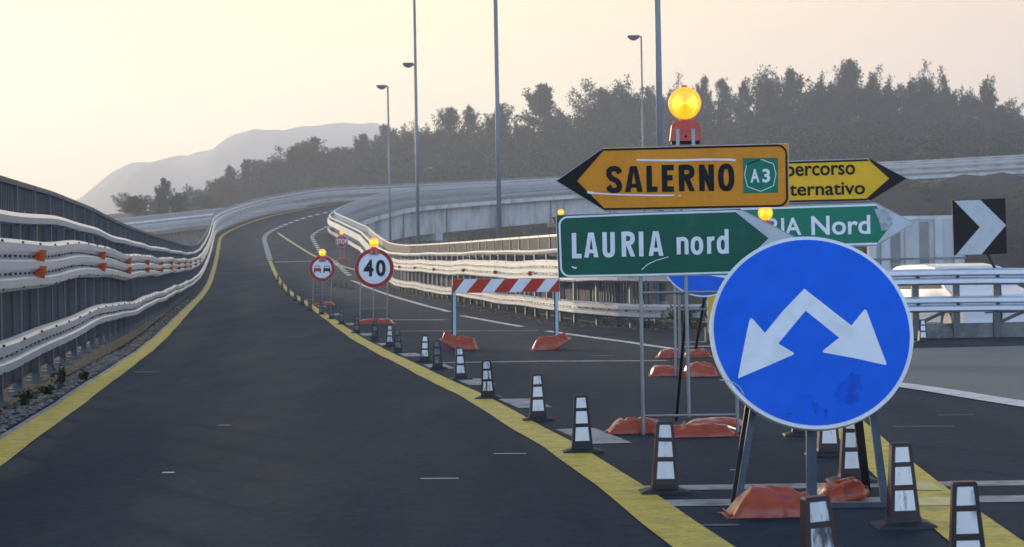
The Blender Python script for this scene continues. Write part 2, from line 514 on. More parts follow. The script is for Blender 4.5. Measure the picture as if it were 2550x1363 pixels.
M_PANEL = mat('pale_wall_panel', (.62, .63, .64), .8, var=.1, scale=.6, dirt=(.30, .29, .27), dirt_amt=.7, dirt_scale=.35, world_space=True, stretch=(1, 1, .3))
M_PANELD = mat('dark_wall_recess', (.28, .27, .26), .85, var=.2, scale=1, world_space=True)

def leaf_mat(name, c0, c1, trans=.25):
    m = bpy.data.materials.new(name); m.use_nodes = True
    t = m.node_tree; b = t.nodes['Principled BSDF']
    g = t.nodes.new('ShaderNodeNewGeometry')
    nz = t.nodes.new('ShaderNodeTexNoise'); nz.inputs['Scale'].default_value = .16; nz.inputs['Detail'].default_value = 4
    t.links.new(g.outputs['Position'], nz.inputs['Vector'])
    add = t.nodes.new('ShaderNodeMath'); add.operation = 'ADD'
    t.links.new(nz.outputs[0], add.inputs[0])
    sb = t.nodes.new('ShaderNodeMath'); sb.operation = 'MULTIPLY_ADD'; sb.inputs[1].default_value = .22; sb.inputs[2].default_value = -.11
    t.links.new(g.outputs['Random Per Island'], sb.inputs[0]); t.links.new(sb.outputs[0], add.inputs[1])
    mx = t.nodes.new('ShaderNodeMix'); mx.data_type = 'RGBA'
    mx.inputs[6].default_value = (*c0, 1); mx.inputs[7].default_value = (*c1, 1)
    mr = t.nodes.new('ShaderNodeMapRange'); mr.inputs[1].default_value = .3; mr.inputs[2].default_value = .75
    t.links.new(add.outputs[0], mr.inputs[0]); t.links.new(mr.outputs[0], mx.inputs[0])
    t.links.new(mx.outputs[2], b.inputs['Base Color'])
    b.inputs['Roughness'].default_value = .6
    b.inputs['Specular IOR Level'].default_value = .25
    tr = t.nodes.new('ShaderNodeBsdfTranslucent')
    t.links.new(mx.outputs[2], tr.inputs[0])
    ms = t.nodes.new('ShaderNodeMixShader'); ms.inputs[0].default_value = trans
    t.links.new(b.outputs[0], ms.inputs[1]); t.links.new(tr.outputs[0], ms.inputs[2])
    t.links.new(ms.outputs[0], t.nodes['Material Output'].inputs['Surface'])
    return m
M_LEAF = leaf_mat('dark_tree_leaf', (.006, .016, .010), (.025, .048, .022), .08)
M_LEAF2 = leaf_mat('scrub_leaf', (.06, .08, .04), (.16, .18, .09))  # paler than the tree leaves, low mist partly mixed into the colour
M_WEED = leaf_mat('weed_leaf', (.03, .045, .018), (.07, .085, .035))

# ================================================================== GROUND, ROADS, MARKINGS
def struct(o):
    o['kind'] = 'structure'
    return o

mb = MB()
G = 1350.0
mb.add([(-G, -150, -8), (G, -150, -8), (G, 2600, -8), (-G, 2600, -8)], [(0, 1, 2, 3)])
struct(mb.build('ground', M_TERRAIN))

# right-hand barrier line: metres right of the left edge line, by distance
_rb = [(-60, 45), (33.5, 45), (33.6, 10.6), (34.6, 10.0), (35.6, 9.4), (37, 8.85), (39, 8.4), (44, 8.25), (60, 8.15), (80, 8.05), (100, 8.8), (118, 9.5), (138, 10.2), (155, 9.6), (170, 8.9), (500, 8.8)]
def rb(s):
    return float(np.interp(160 + s * .99, [a for a, b in _rb], [b for a, b in _rb]))

st = [s_of_Y(y) for y in list(np.arange(-60, 5, 5)) + list(np.arange(5, 33.5, 1.5)) + [33.5, 33.62] + list(np.arange(35, 160, 1.5))] + list(np.arange(0, 232, 2.0))
mb = MB()
rows = []
for s in st:
    wr = rb(s) + (0.75 if s > s_of_Y(33.55) else 0)
    cols = [-1.0, 1.5, 4.0, 6.5, wr]
    rows.append([road(s, c)[0] for c in cols])
vs = [p for r in rows for p in r]
fs = [(i * 5 + j, i * 5 + j + 1, (i + 1) * 5 + j + 1, (i + 1) * 5 + j) for i in range(len(rows) - 1) for j in range(4)]
mb.add(vs, fs)
struct(mb.build('road', M_ASPH, smooth=False))

# level ground behind the cross rail, where the car stands
mb = MB()
mb.add([(6.5, 33.7, -.27), (70, 33.7, -.27), (70, 62, -.27), (2.5, 62, -.27)], [(0, 1, 2, 3)])
struct(mb.build('slip_road', M_ASPH_PALE))

def strip_px(name, pts, wd, m, dz=.004, sub=6, horiz=False):
    """painted strip through photo points lying on the road, wd metres wide"""
    P = [on_ground(*p) for p in pts]
    return strip_xy(name, [(p.x, p.y) for p in P], wd, m, dz, sub)
def strip_xy(name, P, wd, m, dz=.004, sub=6):
    Q = []
    for i in range(len(P) - 1):
        for k in range(sub):
            t = k / sub
            Q.append((P[i][0] * (1 - t) + P[i + 1][0] * t, P[i][1] * (1 - t) + P[i + 1][1] * t))
    Q.append(P[-1])
    vs, fs = [], []
    for i, p in enumerate(Q):
        a, b = Q[max(0, i - 1)], Q[min(len(Q) - 1, i + 1)]
        d = Vector((b[0] - a[0], b[1] - a[1])).normalized()
        n = Vector((d.y, -d.x)) * wd / 2
        for k in (-1, 1):
            x, y = p[0] + n.x * k, p[1] + n.y * k
            vs.append((x, y, ground(x, y) + dz))
        if i: fs.append((2 * i - 2, 2 * i - 1, 2 * i + 1, 2 * i))
    mb = MB().add(vs, fs)
    return struct(mb.build(name, m))
def strip_sw(name, rng, w0, w1, m, dz=.004, wob=0.0):
    vs, fs = [], []
    for i, s in enumerate(rng):
        a = w0(s) if callable(w0) else w0
        b = w1(s) if callable(w1) else w1
        o = wob * (math.sin(s * .9) + .6 * math.sin(s * 2.3 + 1))
        for q in (a + o, b + o * .7):
            p = road(s, q)[0]
            vs.append((p.x, p.y, p.z + dz))
        if i: fs.append((2 * i - 2, 2 * i - 1, 2 * i + 1, 2 * i))
    mb = MB().add(vs, fs)
    return struct(mb.build(name, m))

fine = list(np.arange(s_of_Y(-20), 70, .75))
strip_sw('edge_line', fine, -.115, .115, M_YEL, wob=.008)
strip_sw('edge_line', fine, -.165, -.115, M_WORN_P, wob=.008)
R_W = lambda s: float(np.interp(160 + s * .99, [-20, 3, 7, 9, 11.2, 16, 20, 45], [2.6, 3.0, 3.19, 3.29, 3.39, 3.50, 3.52, 3.62]))
strip_sw('lane_line', list(np.arange(s_of_Y(-20), s_of_Y(131), .75)), lambda s: R_W(s) - .112, lambda s: R_W(s) + .112, M_YEL, wob=.008)
k = s_of_Y(132)
while k < 60:
    strip_sw('lane_dash', [k, k + .7, k + 1.4], 3.48, 3.86, M_WHITE_P)
    k += 2.6
# worn white dashes beside the yellow line
for y in (11.9, 15.35, 18.9, 22.6, 26.5, 31, 36, 42, 49, 57, 66):
    s = s_of_Y(y)
    strip_sw('worn_dash', [s - .62, s, s + .62], R_W(s) + .17, R_W(s) + .44, M_WORN_P)
# white line along the right-hand barrier
strip_px('edge_line', [(1685, 871), (1560, 852), (1440, 836), (1362, 825)], .15, M_WHITE_P)
strip_px('edge_line', [(1300, 814), (1220, 800), (1150, 787)], .15, M_WHITE_P)
strip_px('edge_line', [(1120, 777), (1060, 762), (1000, 745), (940, 725), (895, 706), (876, 699)], .17, M_WHITE_P)
k = s_of_Y(107)
while k < 40:
    ww = float(np.interp(k, [s_of_Y(107), s_of_Y(126), s_of_Y(140), s_of_Y(160), 40], [7.65, 7.9, 7.5, 7.7, 8.0]))
    strip_sw('edge_dash', [k, k + .8, k + 1.6], ww - .16, ww + .16, M_WHITE_P)
    k += 2.9
# yellow line crossing the closed lane from the gore
strip_px('crossing_line', [(692, 580), (730, 606), (790, 641), (836, 658), (888, 673)], .22, M_YEL_PALE)
strip_px('crossing_line', [(684, 653), (790, 651)], .9, M_WORN_P)
# second yellow line, right foreground
strip_px('lane_line', [(2060, 1012), (2095, 1045), (2175, 1124), (2262, 1200), (2351, 1272), (2450, 1348), (2600, 1450)], .27, M_YEL, dz=.005)
for a_, b_ in (((2252, 1206), (2276, 1226)), ((2302, 1243), (2330, 1264))):
    strip_px('pale_patch', [a_, b_], .262, M_YEL_PALE, dz=.0075)
# cross bars and thin cross joints
strip_px('cross_bar', [(1590, 1218), (2060, 1211), (2600, 1203)], .22, M_WORN_P, dz=.0025)
strip_px('cross_bar', [(1590, 1255), (2060, 1250), (2600, 1243)], .25, M_WORN_P, dz=.0025)
strip_px('road_joint', [(1095, 904), (1350, 900), (1660, 899)], .22, M_WORN_P, dz=.0025)
strip_px('road_joint', [(900, 797), (1110, 797)], .35, M_WORN_P, dz=.0025)
strip_px('road_joint', [(985, 825), (1340, 824)], .18, M_WORN_P, dz=.0025)
strip_px('cross_bar', [(1690, 854), (1790, 852)], .18, M_WHITE_P, dz=.008)
strip_px('cross_bar', [(1690, 865), (1790, 863)], .25, M_WHITE_P, dz=.008)
strip_px('stop_line', [(2190, 953), (2330, 973), (2470, 996), (2600, 1016)], .28, M_WHITE_P, dz=.008)
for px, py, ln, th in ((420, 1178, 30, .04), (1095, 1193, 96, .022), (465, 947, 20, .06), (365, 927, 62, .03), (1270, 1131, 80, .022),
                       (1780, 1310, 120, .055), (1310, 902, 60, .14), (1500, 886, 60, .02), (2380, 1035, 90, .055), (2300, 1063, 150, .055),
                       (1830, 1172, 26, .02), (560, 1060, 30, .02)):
    strip_px('glint_strip', [(px - ln / 2, py + ln * .004), (px + ln / 2, py - ln * .004)], th, M_FAINT if th > .05 or ln > 101 else M_GLINT, dz=.003, sub=3)  # glints on the asphalt, laid as thin pale strips
# paler, older asphalt beyond the stop line
pa, pb = on_ground(2186, 948), on_ground(2640, 1019)
pc = pb + (pb - pa) * 2.2
pl_ = on_ground(1790, 890)
P = [pa, pb, pc, Vector((pc.x + 20, pc.y, 0)), Vector((pc.x + 20, 29.7, 0)), Vector((5.2, 29.7, 0)), pl_]
MBp = MB().add([(p.x, p.y, .004) for p in P], [tuple(range(len(P)))])
struct(MBp.build('old_road_surface', M_ASPH_PALE))
# gutter along the left barrier, and the kerbs
strip_sw('gutter', list(np.arange(s_of_Y(-20), s_of_Y(120), 1.0)), -.62, -.19, M_SOIL, dz=.004)
def kerb(name, ss, wf, hh, wd, m=M_CONC_D):
    mb = MB()
    path = []
    for s in ss:
        p, n = road(s, wf(s))
        path.append((p, n))
    sweep(path, [(0, -.05), (0, hh), (-wd, hh), (-wd, -.05)], mb)
    return struct(mb.build(name, m))
kerb('kerb', list(np.arange(s_of_Y(-20), 0, 3.0)) + list(np.arange(0, 231, 3)), lambda s: -.48, .025, .5, M_SOIL)
sr = [s_of_Y(y) for y in list(np.arange(34.6, 60, 1.5)) + list(np.arange(60, 160, 3))] + list(np.arange(0, 231, 3))
kerb('kerb', sr, lambda s: rb(s) + .55, .12, -.3)
strip_sw('gutter', [s for s in sr if s < s_of_Y(130)], lambda s: rb(s) - .35, lambda s: rb(s) + .55, M_SOIL, dz=.004)

# litter in the gutters
def litter(name, n, sf, wf, label):
    V, Q = [], []
    for i in range(n):
        s = sf(); p, nn = road(s, wf(s))
        a = rnd.uniform(.012, .05); b = a * rnd.uniform(.4, 1)
        t = rnd.uniform(0, 6.28); h = rnd.uniform(.003, .03)
        c, d = math.cos(t), math.sin(t)
        k = len(V)
        for q in ((a, 0), (0, b), (-a, 0), (0, -b)):
            V.append((p.x + q[0] * c - q[1] * d, p.y + q[0] * d + q[1] * c, p.z + .006))
        V.append((p.x, p.y, p.z + .008 + h))
        Q += [(k, k + 1, k + 4), (k + 1, k + 2, k + 4), (k + 2, k + 3, k + 4), (k + 3, k, k + 4)]
    o = np_mesh(name, np.array(V), np.array(Q), M_LITTER)
    return tag(o, label, 'debris', kind='stuff')
M_LITTER = mat('pale_litter', (.20, .19, .17), .9, var=.6, scale=6, world_space=True, dirt=(.04, .038, .03), dirt_amt=1, dirt_scale=5)
litter('gutter_debris', 2600, lambda: s_of_Y(rnd.uniform(9, 70) if rnd.random() < .4 else rnd.uniform(9, 30)), lambda s: rnd.uniform(-.72, -.2), 'stones, leaves and grit lying in the gutter under the left barrier')
litter('verge_debris', 900, lambda: s_of_Y(rnd.uniform(34, 80)), lambda s: rb(s) + rnd.uniform(-.5, .5), 'stones and grit lying along the foot of the sunlit right barrier')

# ================================================================== BARRIERS
def wob(s, k):
    return .018 * math.sin(s * .42 + k) + .010 * math.sin(s * .93 + 2.1 * k)
def wave_profile(hc, bumps, pitch, depth, t=.006):
    h0 = hc - pitch * bumps / 2
    fr = []
    for b in range(bumps):
        o = h0 + b * pitch
        fr += [(.0, o + pitch * .02), (depth * .55, o + pitch * .14), (depth, o + pitch * .26), (depth, o + pitch * .70), (depth * .55, o + pitch * .84), (.0, o + pitch * .96)]
    return fr + [(d - t, h) for d, h in fr[::-1]]

def barrier(label, cat, wf, side, ss, ef, refl, refl_rows, post_s, group):
    """side +1: traffic on the right of the rail; the rail face stands at offset wf(s)"""
    t = thing('guard_rail', label, cat, road(post_s[0], wf(post_s[0]))[0], group)
    inv = -Vector(t.location)
    def path(dw, key, amp=1.0):
        out = []
        for s in ss:
            p, n = road(s, wf(s) - side * dw)
            h = ef(s) + wob(s, key) * amp * min(1.0, .35 + abs(s) / 160 if s < 0 else .35)
            out.append((p + Vector((0, 0, h)) + inv, n * side))
        return out
    mb = MB(); sweep(path(.06, 1), wave_profile(.455, 2, .145, .075), mb)
    dots(mb, ss, wf, side, ef, inv, (.455,), (.345, .565), 1)
    mb.build('lower_rail', [M_STEEL, M_SLOT], t)
    mb = MB(); sweep(path(.06, 2), wave_profile(1.215, 3, .155, .08), mb)
    dots(mb, ss, wf, side, ef, inv, (1.137, 1.293), (1.02, 1.41), 2)
    mb.build('upper_rail', [M_STEEL, M_SLOT], t)
    mb = MB(); sweep(path(.16, 3, .7), [(.05, 1.60), (.06, 1.66), (.03, 1.70), (-.04, 1.70), (-.05, 1.62), (-.02, 1.585)], mb)
    # joints in the handrail
    for s in ss[::4]:
        if s < s_of_Y(60):
            p, n = road(s, wf(s) - side * .16)
            mb.box(p + inv + Vector((0, 0, 1.65 + ef(s) + wob(s, 3) * .7 * .35)), (.03, .13, .135), 1, Matrix.Rotation(HEAD, 3, 'Z'))
    mb.build('handrail', [M_STEEL, M_POST], t)
    pm = None
    for s in post_s:
        p, n = road(s, wf(s) - side * .13)
        if pm is None:
            m_ = MB()
            m_.box((0, 0, .80), (.012, .10, 1.62)); m_.box((-.03 * side, .045, .80), (.06, .010, 1.62)); m_.box((-.03 * side, -.045, .80), (.06, .010, 1.62))
            m_.box((-.02 * side, 0, .015), (.2, .2, .03)); m_.box((.05 * side, 0, .46), (.09, .06, .10)); m_.box((.05 * side, 0, 1.2), (.09, .06, .22))
            o = m_.build('post', M_POST, t); pm = o
        else:
            o = pm.copy(); COL.objects.link(o); o.parent = t
        o.location = p + inv + Vector((0, 0, ef(s)))
        o.rotation_euler = (0, 0, math.atan2(n.y, n.x))
    rm = None
    for s in refl:
        for h in refl_rows:
            p, n = road(s, wf(s) + side * .025)
            if rm is None:
                m_ = MB()
                m_.prism([(-.075, -.05), (.045, -.07), (.075, .055), (-.06, .06)], -.006, .006)
                m_.box((-.03, .03, 0), (.02, .06, .05))
                rm = o = m_.build('reflector', M_REFL, t)
            else:
                o = rm.copy(); COL.objects.link(o); o.parent = t
            o.location = p + inv + Vector((0, 0, h + ef(s) + wob(s, 2) * .35))
            o.rotation_euler = (0, 0, HEAD - side * R(28) + rnd.uniform(-.06, .06))
            sc = rnd.uniform(.78, .95)
            o.scale = (sc, 1, sc * rnd.uniform(.9, 1.1))
    return t
def dots(mb, ss, wf, side, ef, inv, valley, crest, key):
    """dark slots and bolt heads along the rail"""
    for a, b in zip(ss[:-1], ss[1:]):
        if a > s_of_Y(95) or b < s_of_Y(10): continue
        m = 2 if b - a < 1 else 4
        for k in range(m):
            s = a + (b - a) * (k + .5) / m
            p, n = road(s, wf(s) - side * .06)
            z = ef(s) + (wob(a, key) * (1 - (k + .5) / m) + wob(b, key) * (k + .5) / m) * min(1, .35 + abs(s) / 160)
            z = ef(s) + np.interp(s, [a, b], [wob(q, key) * min(1, .35 + abs(q) / 160) for q in (a, b)])
            for h in valley:
                q = p + n * side * (.008) + inv + Vector((0, 0, z + h))
                mb.box(q, (.014, .055, .020), 1, Matrix.Rotation(math.atan2(n.y, n.x), 3, 'Z'))
            if k == 1 and (m == 4 or int(round(s / .75)) % 2):
                for h in crest:
                    q = p + n * side * .075 + inv + Vector((0, 0, z + h))
                    mb.box(q, (.014, .07, .02), 1, Matrix.Rotation(math.atan2(n.y, n.x), 3, 'Z'))

def fence(label, wf, side, ss, top, ef, bar_step, post_s, mrail, mbar, group):
    t = thing('parapet_fence', label, 'fence', road(ss[0], wf(ss[0]))[0], group)
    inv = -Vector(t.location)
    path = []
    for s in ss:
        p, n = road(s, wf(s)); path.append((p + inv + Vector((0, 0, ef(s))), n))
    mb = MB(); sweep(path, [(-.03, top - .05), (.03, top - .05), (.03, top), (-.03, top)], mb)
    mb.build('top_rail', mrail, t)
    mb = MB()
    s = ss[0]
    sweep(path, [(-.012, .12), (.012, .12), (.012, .16), (-.012, .16)], mb)
    sweep(path, [(-.012, 1.0), (.012, 1.0), (.012, 1.03), (-.012, 1.03)], mb)
    while s < ss[-1]:
        p, n = road(s, wf(s)); p = p + inv + Vector((0, 0, ef(s)))
        tn = Vector((-n.y, n.x, 0))
        st_ = bar_step if s < s_of_Y(90) else bar_step * 1.6
        wv = .30 * st_ / 2
        vs = [p + tn * a * wv + n * b * .012 + Vector((0, 0, h)) for h in (.1, top - .05) for a, b in ((-1, -1), (1, -1), (1, 1), (-1, 1))]
        mb.add(vs, [(0, 1, 5, 4), (1, 2, 6, 5), (2, 3, 7, 6), (3, 0, 4, 7)], 0 if s < s_of_Y(110) else 1)  # far bars take the material with haze in its colour
        s += st_
    mb.build('bars', [mbar, M_FENCE_P], t)
    pm = None
    for s in post_s:
        p, n = road(s, wf(s))
        if pm is None:
            m_ = MB(); m_.box((0, 0, top / 2), (.07, .055, top)); m_.box((0, 0, .02), (.16, .16, .02))
            pm = o = m_.build('post', M_POST, t)
        else:
            o = pm.copy(); COL.objects.link(o); o.parent = t
        o.location = p + inv + Vector((0, 0, ef(s))); o.rotation_euler = (0, 0, math.atan2(n.y, n.x))
    return t

eL = lambda s: float(np.interp(160 + s * .99, [12, 16, 22, 28, 40, 55, 80, 120, 400], [-.03, 0, .12, .18, .14, .08, .04, 0, 0]))
eR = lambda s: float(np.interp(160 + s * .99, [30, 36, 60, 100, 150, 400], [-.06, -.10, -.14, -.10, -.03, 0]))
SL = list(np.arange(s_of_Y(-20), s_of_Y(60), .75)) + list(np.arange(s_of_Y(60), 0, 1.5)) + list(np.arange(0, 231, 3.0))
SRr = [s_of_Y(y) for y in list(np.arange(34.6, 70, .75)) + list(np.arange(70, 160, 1.5))] + list(np.arange(0, 231, 3.0))
postL = [s_of_Y(y) for y in np.arange(12, 157, 1.5)][:98]
postR = [s_of_Y(y) for y in np.arange(35.2, 160, 1.5)][:98]
barrier('grey three-rail steel barrier with orange reflectors along the left edge of the open lane', 'guard rail', lambda s: -.40, 1, SL, eL,
        [s_of_Y(y) for y in (18.3, 26.6, 33.0, 39.8, 47, 54, 61, 68, 76, 85, 95)], (1.137, 1.293), postL, 'steel barriers along the motorway')
barrier('sunlit steel three-rail barrier glowing white and gold on the right of the closed lane', 'guard rail', lambda s: rb(s), -1, SRr, eR,
        [s_of_Y(y) for y in (36.4, 43.9, 49.7, 56.5, 64.8, 71.5, 78, 86)], (1.137,), postR, 'steel barriers along the motorway')
fence('tall grey barred parapet fence standing behind the left barrier and following the whole bend', lambda s: -.62, 1, SL, 2.00, eL, .13,
      [s_of_Y(y) for y in np.arange(12, 158, 1.6)][:90], M_POST, M_FENCE, 'barred parapet fences')
SRf = [s for s in SRr if s > s_of_Y(36.4)]
fence('low barred parapet fence with sunlit posts behind the right barrier, running onto the viaduct', lambda s: rb(s) + .6, -1, SRf, 2.05, eR, .15,
      [s_of_Y(y) for y in np.arange(36.6, 158, 1.6)][:76], M_STEEL, M_FENCE, 'barred parapet fences')

# ================================================================== VIADUCTS
def viaduct(label, pathfn, ss, wl, wr, depth, piers, group, bottom=-8, inset=1.1, mc=None):
    mc = mc or M_CONC
    p0 = pathfn(ss[0], (wl + wr) / 2)[0]
    t = thing('viaduct', label, 'viaduct', (p0.x, p0.y, p0.z), group)
    inv = -Vector(t.location)
    def sec(prof, name, m, joints=False):
        mb = MB(); vs = []; fs = []; k = len(prof)
        for s in ss:
            for wv, h in prof:
                q = pathfn(s, wv)[0]; vs.append(q + inv + Vector((0, 0, h)))
        for i in range(len(ss) - 1):
            for j in range(k):
                a, b = i * k + j, i * k + (j + 1) % k
                fs.append((a, b, b + k, a + k))
        fs += [tuple(range(k))[::-1], tuple(range((len(ss) - 1) * k, len(ss) * k))]
        mb.add(vs, fs)
        if joints:                               # dark joints between girder lengths
            for s in ss[::4]:
                for wv in (wr - inset + .02, wl + inset - .02):
                    q, n = pathfn(s, wv); mb.box(q + inv + Vector((0, 0, -depth / 2 - .25)), (.05, .22, depth - .55), 1, Matrix.Rotation(math.atan2(n.y, n.x), 3, 'Z'))
            return mb.build(name, [m, M_CONC_D], t)
        return mb.build(name, m, t)
    sec([(wl - .15, -.06), (wr + .15, -.06), (wr + .15, -.5), (wr - .1, -.55), (wl + .1, -.55), (wl - .15, -.5)], 'deck', mc)
    sec([(wl + inset, -.5), (wr - inset, -.5), (wr - inset - .15, -depth), (wl + inset + .15, -depth)], 'girder', mc, True)
    for s in piers:
        q, n = pathfn(s, (wl + wr) / 2)
        mb = MB(); M = Matrix.Rotation(math.atan2(n.y, n.x), 3, 'Z')
        h = q.z - depth - bottom
        mb.box(q + inv + Vector((0, 0, -depth - .5)), (wr - wl - 2.2, 1.6, 1.0), 0, M)
        mb.tube(q + inv + Vector((0, 0, -depth - .9)), q + inv + Vector((0, 0, -depth - h)), 1.1, 16)
        mb.build('pier', M_CONC, t)
    return t
viaduct('long pale concrete viaduct carrying the bend across from left to right behind the signs', road, list(np.arange(-60, 231, 3.0)), -1.0, 9.7, 3.3, [-45, -12, 22, 58, 94, 130, 166], 'concrete viaducts')

# the other carriageway, further left, with its own parapet
A_ = at(150, 557, 222); B_ = at(330, 541, 232); C_ = at(540, 519, 248); E_ = at(760, 505, 270)
_lp = [A_ + (A_ - B_) * 2.0, A_, B_, C_, E_]
def far_road(s, wv):
    i = min(len(_lp) - 2, int(s)); f = s - i
    p = _lp[i].lerp(_lp[i + 1], f)
    d = (_lp[i + 1] - _lp[i]); d.z = 0; d.normalize()
    n = Vector((d.y, -d.x, 0))
    return p + n * wv - Vector((0, 0, 1.9)), n
SF = [x * .25 for x in range(0, 17)]
t = viaduct('far viaduct carriageway seen through the dip in the left fence', far_road, SF, -9, 0.5, 2.4, [.6, 1.6, 2.6, 3.6], 'concrete viaducts', mc=M_CONC_D)
tb = thing('parapet_fence', 'distant pale parapet on the far viaduct at the left, with two dark sign backs above', 'fence', far_road(0, .3)[0], 'barred parapet fences')
inv = -Vector(tb.location)
pth = [(far_road(s, .3)[0] + inv, far_road(s, .3)[1]) for s in SF]
mb = MB(); sweep(pth, [(-.04, 1.82), (.04, 1.82), (.04, 1.9), (-.04, 1.9)], mb); mb.build('top_rail', M_STEEL, tb)
mb = MB(); sweep(pth, [(.1, .45), (.17, .5), (.1, .6), (.17, .7), (.1, .8), (.05, .8), (.05, .45)], mb); sweep(pth, [(.1, 1.05), (.16, 1.12), (.1, 1.3), (.05, 1.3), (.05, 1.05)], mb); mb.build('rail', M_STEEL, tb)
mb = MB()
for i in range(len(pth) - 1):
    a, b = pth[i][0], pth[i + 1][0]
    nb = int((b - a).length / .28)
    for k in range(nb):
        p = a.lerp(b, k / nb)
        mb.box(p + Vector((0, 0, .95)), (.13, .03, 1.85))
mb.build('bars', M_FENCE_P, tb)
for px, py, wpx, hpx, Y, lab in ((383, 514, 23, 24, 236, 'small dark rectangular sign back beside the narrow tree at far left'), (492, 503, 22, 24, 246, 'small dark rectangular sign back at the foot of the bushy left trees')):
    c = at(px, py, Y); g0 = at(px, py + 26, Y)
    t = thing('road_sign', lab, 'road sign', (c.x, c.y, g0.z - 1.0), 'distant sign backs')
    sc = Y / F; mb = MB(); h = c.z - g0.z + 1.0
    mb.box((0, 0, h), (wpx * sc, .06, hpx * sc)); mb.box((0, .05, h + .25), (wpx * sc * .9, .05, .08)); mb.box((0, .05, h - .25), (wpx * sc * .9, .05, .08))
    mb.build('plate', M_SIGNBACK, t)
    mb = MB(); mb.tube((-.3, .1, 0), (-.3, .1, h + .5), .05); mb.tube((.3, .1, 0), (.3, .1, h + .5), .05); mb.build('post', M_POST, t)

# ================================================================== CROSS RAIL, far right
def rail_K():
    Y = 30.0
    a0 = at(2260, 848, Y); a1 = at(2550, 845, Y)
    t = thing('guard_rail', 'blue-grey two-beam guard rail across the right background, in front of the white car', 'guard rail', (a0.x, Y, 0), 'steel barriers along the motorway')
    x0, x1 = at(1760, 848, Y).x - a0.x, 26.0
    def z(px, py): return at(px, py, Y).z
    n = 40
    for name, yt, yb in (('upper_rail', 668, 711), ('lower_rail', 737, 778)):
        zt, zb = z(2400, yt), z(2400, yb)
        mb = MB()
        path = [(Vector((x0 + (x1 - x0) * i / n, 0, wob(i * 2.3, 4) * .35)), Vector((0, -1, 0))) for i in range(n + 1)]
        sweep(path, wave_profile((zt + zb) / 2, 2, (zt - zb) / 2, .07), mb)
        for i in range(int((x1 - x0) / .62)):
            mb.box((x0 + i * .62 + .2, -.02, (zt + zb) / 2), (.05, .02, .03), 1)
        mb.build(name, [M_STEEL, M_SLOT], t)
    zt = z(2400, 668)
    pm = None
    px = 2281
    while True:
        X = at(px, 700, Y).x - a0.x
        if X > 12: break
        if pm is None:
            m_ = MB(); m_.box((0, .05, zt / 2 - .03), (.105, .012, zt - .06)); m_.box((-.047, .09, zt / 2 - .03), (.012, .09, zt - .06)); m_.box((.047, .09, zt / 2 - .03), (.012, .09, zt - .06))
            pm = o = m_.build('post', M_POST, t)
        else:
            o = pm.copy(); COL.objects.link(o); o.parent = t
        o.location = (X, 0, 0); px += 101.5
    px = 2281 - 101.5
    while px > 1770:
        o = pm.copy(); COL.objects.link(o); o.parent = t; o.location = (at(px, 700, Y).x - a0.x, 0, 0); px -= 101.5
    mb = MB(); zk = z(2400, 806)
    mb.box(((x0 + x1) / 2, .22, zk / 2 - .02), (x1 - x0, .26, zk + .04)); mb.build('concrete_base', M_CONC_D, t)
    for i in range(7):
        xx = (i - 2) * 1.27 + .25
        MB().bar((xx, .2, zk + .02), (xx + .45, .16, zk + .22), .05, .05).build('brace', M_POST, t)
    return t
rail_K()

# ================================================================== HILL, MOUNTAIN, TREES
_crest = [(-1500, 600), (-300, 560), (300, 540), (480, 516), (560, 510), (700, 480), (830, 455), (960, 436), (1120, 416), (1350, 400), (1500, 392), (1750, 376), (2115, 350), (2350, 362), (2550, 380), (3000, 390), (4200, 440)]
YC = 420.0
def crest_z(px):
    y = float(np.interp(px, [a for a, b in _crest], [b for a, b in _crest]))
    return at(px, y, YC).z
def sst(a, b, x):
    t = min(1, max(0, (x - a) / (b - a))); return t * t * (3 - 2 * t)
def hill_z(px, Y):
    zc = crest_z(px)
    right = sst(1450, 2050, px)
    base_l = -7.0 + 1.5 * math.sin(px * .004)
    zl = base_l if Y < 255 else (base_l + (zc - base_l) * (.45 * sst(252, 300, Y) + .55 * sst(290, YC, Y)))
    if Y < 258: zr = -.9 + 14.6 * min(1, max(0, (Y - 96) / 155.0))
    else: zr = 13.75 + (zc - 13.75) * sst(255, YC + 10, Y) 
    z = zl * (1 - right) + zr * right
    if Y > YC: z -= (Y - YC) * .10
    return z + (.5 * math.sin(px * .021 + Y * .05) + .35 * math.sin(px * .047 - Y * .09)) * min(1, max(0, (Y - 60) / 60))
cols = list(range(-1500, 4300, 50)); yr = [46, 52, 60, 70, 80, 92, 105, 120, 135, 150, 165, 180, 195, 210, 225, 240, 252, 262, 275, 288, 300, 315, 330, 345, 360, 375, 390, 405, 420, 440, 480, 540, 640]
vs = [(at(c, 681, y).x, y, hill_z(c, y)) for y in yr for c in cols]
nc = len(cols)
fs = [(i * nc + j, i * nc + j + 1, (i + 1) * nc + j + 1, (i + 1) * nc + j) for i in range(len(yr) - 1) for j in range(nc - 1)]
o = MB().add(vs, fs).build('hill', M_TERRAIN, smooth=True); struct(o)

